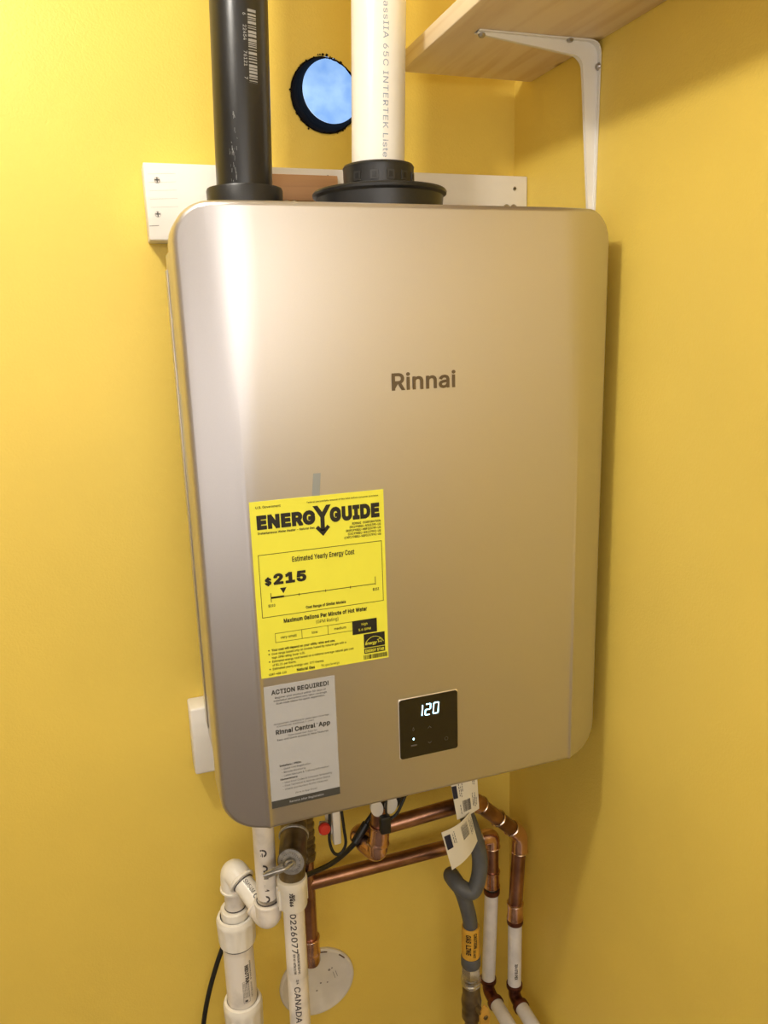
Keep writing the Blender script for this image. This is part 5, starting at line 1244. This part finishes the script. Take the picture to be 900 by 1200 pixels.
# lower (rear) line
cw = thing('lower_copper_line', 'lower copper line close to the back wall ending in farther white tubing', 'pipe', (0.1, 0.22, -0.26))
HY = 0.225
LZ = -0.259
L0 = V((-0.103, HY, LZ)); L1 = V((0.1950, HY, LZ - 0.0005))
run(cw, L0, L1)
cu_elbow(cw, L1, (-1, 0, 0), (0, 0, -1), 0.019)
x2 = L1.x
run(cw, L1, (x2, HY, -0.335))
coupling(cw, (x2, HY, -0.322), (x2, HY, -0.352))
crimp(cw, (x2, HY, -0.3565), (0, 0, -1))
bm = bmesh.new(); lathe(bm, [(RC * 1.02, 0), (RC * 1.1, 0.0004), (RC * 1.1, 0.0022), (RC * 1.02, 0.0026)], (x2, HY, -0.3535), (0, 0, -1), 28); done('dark_ring', bm, RUB, cw)
Z2 = -0.552
run(cw, (x2, HY, -0.352), (x2 - 0.006, HY, Z2 + 0.02), PEX, 0.0110, 'white_tube')
crimp(cw, (x2 - 0.006, HY, Z2 + 0.026), (0, 0, -1))
part_tube('elbow', round_path([(x2 - 0.006, HY, Z2 + 0.024), (x2 - 0.006, HY, Z2), (x2 - 0.006, HY - 0.03, Z2)], 0.016, 10), 0.0100, CRIMP, cw, 24)
crimp(cw, (x2 - 0.006, HY - 0.022, Z2), (0, -1, 0))
run(cw, (x2 - 0.006, HY - 0.026, Z2), (x2 - 0.006, -0.55, Z2), PEX, 0.0110, 'white_tube')

# capped riser at the left end of the lower line, brass shut-off above it
cr = thing('capped_copper_stub', 'capped copper stub hanging behind the lettered white pipe', 'pipe', (-0.103, HY, -0.3))
xs_ = -0.1045
run(cr, (xs_ , HY, -0.215), (xs_ - 0.001, HY, -0.376))
coupling(cr, (xs_ - 0.001, HY, -0.350), (xs_ - 0.001, HY, -0.380), RC * 1.2)
bm = bmesh.new(); lathe(bm, [(RC * 1.2, 0), (RC * 1.2, 0.014), (RC * 1.05, 0.019), (RC * .7, 0.0215), (0, 0.0225)], (xs_ - 0.001, HY, -0.378), (0, 0, -1), 28); done('end_cap', bm, COPB, cr)
bead(cr, (xs_ - 0.001, HY, -0.352), (0, 0, 1), RC * 1.2)
bm = bmesh.new()
prof = []
for k in range(9):
    z = k * 0.0125
    prof += [(0.0128, z), (0.0150, z + 0.003), (0.0150, z + 0.008), (0.0128, z + 0.0115)]
lathe(bm, [(0, 0)] + prof + [(0, 0.113)], (xs_, HY, -0.219), (0, 0, 1), 8)
done('brass_fitting', bm, BRASS, cr, angle=20)
part_cyl('riser', (xs_, HY, -0.108), (xs_, HY, 0.005), 0.0105, BRASS, cr)

# ================================================================= GAS CONNECTOR
gc = thing('gas_connector', 'curled grey coated gas hose with yellow sticker and brass end', 'hose', (0.13, 0.15, -0.5))
path = smooth_path([(0.098, 0.14, 0.004), (0.098, 0.130, -0.10), (0.1150, 0.128, -0.165), (0.1240, 0.124, -0.205), (0.1195, 0.118, -0.236), (0.1080, 0.116, -0.254), (0.0935, 0.126, -0.248),
                    (0.0900, 0.146, -0.246), (0.1000, 0.164, -0.262), (0.1180, 0.171, -0.300), (0.1290, 0.170, -0.345), (0.1310, 0.170, -0.372)], 8)
hose = part_tube('hose', path, 0.0112, GREY, gc, 24)
bm = bmesh.new(); lathe(bm, [(0, 0), (0.0128, 0), (0.0136, 0.001), (0.0140, 0.052), (0.013, 0.053), (0, 0.053)], (0.1312, 0.170, -0.362), (0.0, 0, -1), 28)
gl = tag(done('hose_sticker', bm, ORL, gc), 'orange yellow warning sticker')
p = Print(on_pipe((0.1312, 0.170, -0.362), (0, 0, -1), (-0.38, -1, 0), 0.0140))
rr = random.Random(4)
p.text('GAS', 0.006, -0.008, 0.010, bold=0.03, width=0.014); p.text('LINE', 0.024, -0.008, 0.010, bold=0.03, width=0.018)
p.text('CAUTION', 0.004, 0.004, 0.007, bold=0.03, width=0.026); p.text('DO NOT', 0.033, 0.003, 0.005, bold=0.03, width=0.014)
p.build('sticker_printing', INK, gl)
bm = bmesh.new(); lathe(bm, [(0, 0), (0.0140, 0), (0.0150, 0.0015), (0.0150, 0.016), (0.0140, 0.018), (0, 0.018)], (0.1313, 0.170, -0.4150), (0, 0, -1), 32)
done('grey_collar', bm, GREY, gc)
bm = bmesh.new(); lathe(bm, [(0, 0), (0.0145, 0), (0.0150, 0.002), (0.0150, 0.018), (0.0142, 0.020), (0, 0.020)], (0.1314, 0.170, -0.4330), (0, 0, -1), 6)
done('hex_nut', bm, NICK, gc, angle=20)
bm = bmesh.new(); lathe(bm, [(0, 0), (0.0128, 0), (0.0128, 0.003), (0.0155, 0.004), (0.0155, 0.0075), (0.0132, 0.0095), (0.0150, 0.011), (0.0150, 0.014), (0.0125, 0.016), (0, 0.016)], (0.1316, 0.170, -0.4530), (0, 0, -1), 28)
done('flare_ring', bm, NICK, gc)
gv = thing('gas_shutoff_valve', 'brass gas shut-off valve with yellow handle at the bottom of the grey hose', 'valve', (0.132, 0.17, -0.5))
bm = bmesh.new(); lathe(bm, [(0, 0), (0.0125, 0), (0.0138, 0.002), (0.0138, 0.018), (0.0150, 0.022), (0.0160, 0.030), (0.0150, 0.040), (0.0138, 0.044), (0.0150, 0.048), (0.0150, 0.06), (0.012, 0.063), (0, 0.063)], (0.1318, 0.170, -0.4690), (0, 0, -1), 28)
done('body', bm, BRASS, gv)
part_cyl('pipe', (0.132, 0.17, -0.530), (0.132, 0.17, -1.2), 0.0107, BRASS, gv)
part_cyl('stem', (0.1345, 0.158, -0.500), (0.1375, 0.140, -0.500), 0.005, BRASS, gv)
bm = bmesh.new()
hp = [(-0.0065, 0.004), (0.002, 0.020), (0.008, 0.012), (0.012, -0.004), (0.008, -0.022), (0.0015, -0.038), (-0.004, -0.030), (-0.0065, -0.010)]
a = [bm.verts.new((0.1385 + x, 0.1395 + x * .1, -0.504 + z)) for x, z in hp]; b = [bm.verts.new((0.1385 + x, 0.1435 + x * .1, -0.504 + z)) for x, z in hp]
bm.faces.new(a[::-1]); bm.faces.new(b)
for k in range(8): bm.faces.new((a[k], a[(k + 1) % 8], b[(k + 1) % 8], b[k]))
hd = done('handle', bm, YHAN, gv, angle=30)
bm = bmesh.new(); cyl(bm, (0.1415, 0.1400, -0.506), (0.1415, 0.1375, -0.506), 0.0042, 0.0034, 0.0006, 6); done('handle_nut', bm, BRASS, hd)

# ================================================================= PAPER TAGS ON THE GAS HOSE
def paper(name, label, P00, P10, P11, P01, bulge, group=None):
    """a thin curved sheet through four corners; u right, v down; returns object and mapping"""
    P00, P10, P11, P01 = map(V, (P00, P10, P11, P01))
    nrm = (P10 - P00).cross(P01 - P00).normalized()
    if nrm.y > 0: nrm = -nrm
    def f(u, v, off=0.0):
        q = P00 * (1 - u) * (1 - v) + P10 * u * (1 - v) + P11 * u * v + P01 * (1 - u) * v
        return q + nrm * (bulge * math.sin(PI * u) + off)
    bm = bmesh.new(); n = 10
    G = [[[bm.verts.new(f(i / n, j / 4, o)) for j in range(5)] for i in range(n + 1)] for o in (0, -0.0004)]
    for s in (0, 1):
        for i in range(n):
            for j in range(4):
                bm.faces.new((G[s][i][j], G[s][i + 1][j], G[s][i + 1][j + 1], G[s][i][j + 1]))
    for i in range(n):
        for j in (0, 4): bm.faces.new((G[0][i][j], G[0][i + 1][j], G[1][i + 1][j], G[1][i][j]))
    for j in range(4):
        for i in (0, n): bm.faces.new((G[0][i][j], G[0][i][j + 1], G[1][i][j + 1], G[1][i][j]))
    o = done(name, bm, TAGP, None, angle=60)
    tag(o, label, 'tag')
    return o, f
o1, f1 = paper('paper_tag', 'upper cream paper tag tucked under the heater bottom edge', (0.0665, 0.100, -0.040), (0.1095, 0.104, -0.040), (0.1140, 0.104, -0.1150), (0.0795, 0.100, -0.1210), 0.002)
p = Print(lambda x, y: f1(x, 1 - y, 0.0004))
p.rect(0.0, 0.40, 0.17, 0.64)
p.build('tag_block', NAVY, o1)
p = Print(lambda x, y: f1(x, 1 - y, 0.0004))
p.barcode(0.30, 0.10, 0.62, 0.32, 'x', 3)
for k, (x, y0, y1) in enumerate(((0.24, .42, .66), (0.30, .40, .62), (0.36, .5, .66), (0.72, .14, .40), (0.77, .12, .30), (0.82, .10, .38), (0.88, .12, .28), (0.20, .08, .26), (0.78, .56, .68), (0.84, .54, .66))):
    yy = y0
    while yy < y1:
        L = random.uniform(0.02, 0.06)
        p.rect(x, yy, x + 0.022, min(yy + L, y1)); yy += L + 0.015
p.build('tag_printing', INKBR, o1)
o2, f2 = paper('paper_tag', 'lower cream paper tag with navy block in front of the grey hose', (0.0500, 0.086, -0.1235), (0.0985, 0.100, -0.1130), (0.1085, 0.098, -0.1600), (0.0640, 0.084, -0.1830), 0.006)
p = Print(lambda x, y: f2(x, 1 - y, 0.0005))
p.rect(0.03, 0.52, 0.19, 0.88)
p.build('tag_block', NAVY, o2)
p = Print(lambda x, y: f2(x, 1 - y, 0.0005))
p.barcode(0.52, 0.50, 0.76, 0.90, 'y', 8)
for k, (x, y0, y1) in enumerate(((0.24, .60, .86), (0.29, .58, .90), (0.84, .40, .90), (0.89, .42, .80), (0.94, .46, .84))):
    yy = y0
    while yy < y1:
        L = random.uniform(0.03, 0.09)
        p.rect(x, yy, x + 0.022, min(yy + L, y1)); yy += L + 0.02
tagink = mat('grey_tag_ink', (0.20, 0.19, 0.17), 0.6)
p.build('tag_printing', tagink, o2)

# ================================================================= CORDS, STRAPS, SMALL VALVES
pc = thing('power_cord', 'black power cord looping down the wall to the lower left', 'cord', (-0.2, 0.25, -0.6))
part_tube('cord', smooth_path([(0.02, 0.12, -0.03), (-0.004, 0.105, -0.078), (-0.016, 0.148, -0.110), (-0.034, 0.150, -0.130), (-0.052, 0.144, -0.150), (-0.076, 0.168, -0.190), (-0.1015, 0.2035, -0.2270), (-0.135, 0.225, -0.250), (-0.175, 0.255, -0.285),
                               (-0.215, 0.255, -0.325), (-0.245, 0.250, -0.385), (-0.268, 0.243, -0.46), (-0.279, 0.243, -0.56), (-0.283, 0.25, -0.80), (-0.283, 0.25, -1.19)], 8), 0.0036, RUB, pc, 14)
part_cyl('strain_relief', (-0.033, 0.150, -0.129), (-0.053, 0.1445, -0.151), 0.0058, RUB, pc)

dv = thing('drain_valve', 'small grey drain valve with red knob and black strap', 'valve', (-0.088, 0.12, -0.1))
part_cyl('body', (-0.106, 0.120, -0.098), (-0.082, 0.116, -0.100), 0.0085, CAPW, dv)
bm = bmesh.new(); bx(bm, (-0.0915, 0.105, -0.118), (-0.0810, 0.120, -0.070), 0.002); done('clip', bm, CAPW, dv)
part_cyl('stem', (-0.088, 0.125, -0.105), (-0.088, 0.125, 0.005), 0.0085, CAPW, dv)
bm = bmesh.new(); lathe(bm, [(0, 0), (0.0070, 0), (0.0078, 0.0015), (0.0078, 0.006), (0.006, 0.0085), (0, 0.009)], (-0.1030, 0.108, -0.0900), (0, -1, 0.2), 20)
tag(done('knob', bm, RED, dv), 'red knob')
part_tube('strap', smooth_path([(-0.094, 0.108, -0.060), (-0.0960, 0.104, -0.085), (-0.0975, 0.103, -0.108), (-0.0930, 0.103, -0.126), (-0.0845, 0.103, -0.1300), (-0.0765, 0.103, -0.1180), (-0.0775, 0.104, -0.096), (-0.0800, 0.106, -0.060)], 8), 0.0020, RUB, dv, 10)

wv = thing('isolation_valve', 'brass valve outlet with two cream wings and black plug above the copper elbow', 'valve', (-0.022, 0.10, -0.06))
for x0, ang in ((-0.0345, 0.25), (-0.0150, -0.2)):
    bm = bmesh.new()
    n = 20
    c = V((x0, 0.096, -0.073))
    ring_ = [(0.0082 * math.cos(2 * PI * k / n), 0.0120 * math.sin(2 * PI * k / n)) for k in range(n)]
    a = [bm.verts.new(c + V((x * math.cos(ang) - z * math.sin(ang), 0, x * math.sin(ang) + z * math.cos(ang)))) for x, z in ring_]
    b = [bm.verts.new(v.co + V((0, 0.004, 0))) for v in a]
    bm.faces.new(a); bm.faces.new(b[::-1])
    for k in range(n): bm.faces.new((a[k], a[(k + 1) % n], b[(k + 1) % n], b[k]))
    done('wing', bm, CAPW, wv, angle=40)
bm = bmesh.new(); bx(bm, (-0.0325, 0.088, -0.1080), (-0.0185, 0.0975, -0.0830), 0.0025, 3); tag(done('plug', bm, RUB, wv), 'black plug')
part_tube('wire', smooth_path([(-0.0200, 0.092, -0.090), (-0.010, 0.090, -0.082), (-0.001, 0.090, -0.066), (0.008, 0.092, -0.052), (0.024, 0.096, -0.045)], 8), 0.0021, RUB, wv, 10)
part_tube('wire', smooth_path([(-0.0230, 0.092, -0.088), (-0.0245, 0.090, -0.072), (-0.022, 0.092, -0.050)], 8), 0.0016, RUB, wv, 10)
part_tube('wire', smooth_path([(-0.001, 0.090, -0.058), (0.012, 0.092, -0.054), (0.018, 0.094, -0.040)], 8), 0.0036, RUB, wv, 10)

# ================================================================= WALL CAP
wc = thing('cover_plate', 'round white plastic cover plate on the wall behind the pipes', 'cap', (-0.088, WY, -0.482))
bm = bmesh.new(); lathe(bm, [(0, 0.0), (0.0605, 0.0), (0.0605, 0.004), (0.0590, 0.0055), (0.0560, 0.0058), (0.0545, 0.0050), (0, 0.0050)], (-0.0880, WY - 0.0002, -0.4850), (0, -1, 0), 56)
cpl = done('plate', bm, CAPW, wc, angle=30)
p = Print(lambda x, y: V((-0.0880 + x, WY - 0.0055, -0.4850 + y)))
for (x, y, r) in ((-0.002, -0.014, 0.0017), (0.005, -0.002, 0.0017), (0.016, -0.004, 0.0014), (0.020, 0.018, 0.0022), (0.0245, 0.020, 0.0014)):
    p.add([(x + r * math.cos(a * PI / 4), y + r * math.sin(a * PI / 4)) for a in range(8)], [tuple(range(8))])
p.stroke([(0.026, 0.012), (0.029, 0.000)], 0.0008); p.stroke([(0.030, 0.013), (0.033, 0.002)], 0.0008)
p.build('screw_holes', PENCIL, cpl)
p = Print(lambda x, y: V((-0.0880 + x, WY - 0.0062, -0.4850 + y)))
CHIP = mat('brown_chip', (0.13, 0.07, 0.03), 0.7)
for a0, a1 in ((72, 92), (36, 50)):
    pts = [(0.0560 * math.cos(math.radians(a)), 0.0560 * math.sin(math.radians(a))) for a in range(a0, a1, 4)]
    p = Print(lambda x, y: V((-0.0880 + x, WY - 0.0062, -0.4850 + y)))
    p.stroke(pts, 0.0022)
    p.build('chipped_rim', CHIP, cpl)

# ================================================================= CEILING LAMP (outside the frame, lights the room)
cl = thing('ceiling_lamp', 'bare bulb lamp hanging from the ceiling out of frame', 'lamp', (LAMP.x, LAMP.y, 1.25))
part_cyl('canopy', (LAMP.x, LAMP.y, 1.2495), (LAMP.x, LAMP.y, 1.225), 0.06, CAPW, cl)
part_cyl('socket', (LAMP.x, LAMP.y, 1.225), (LAMP.x, LAMP.y, 1.185), 0.022, CAPW, cl)
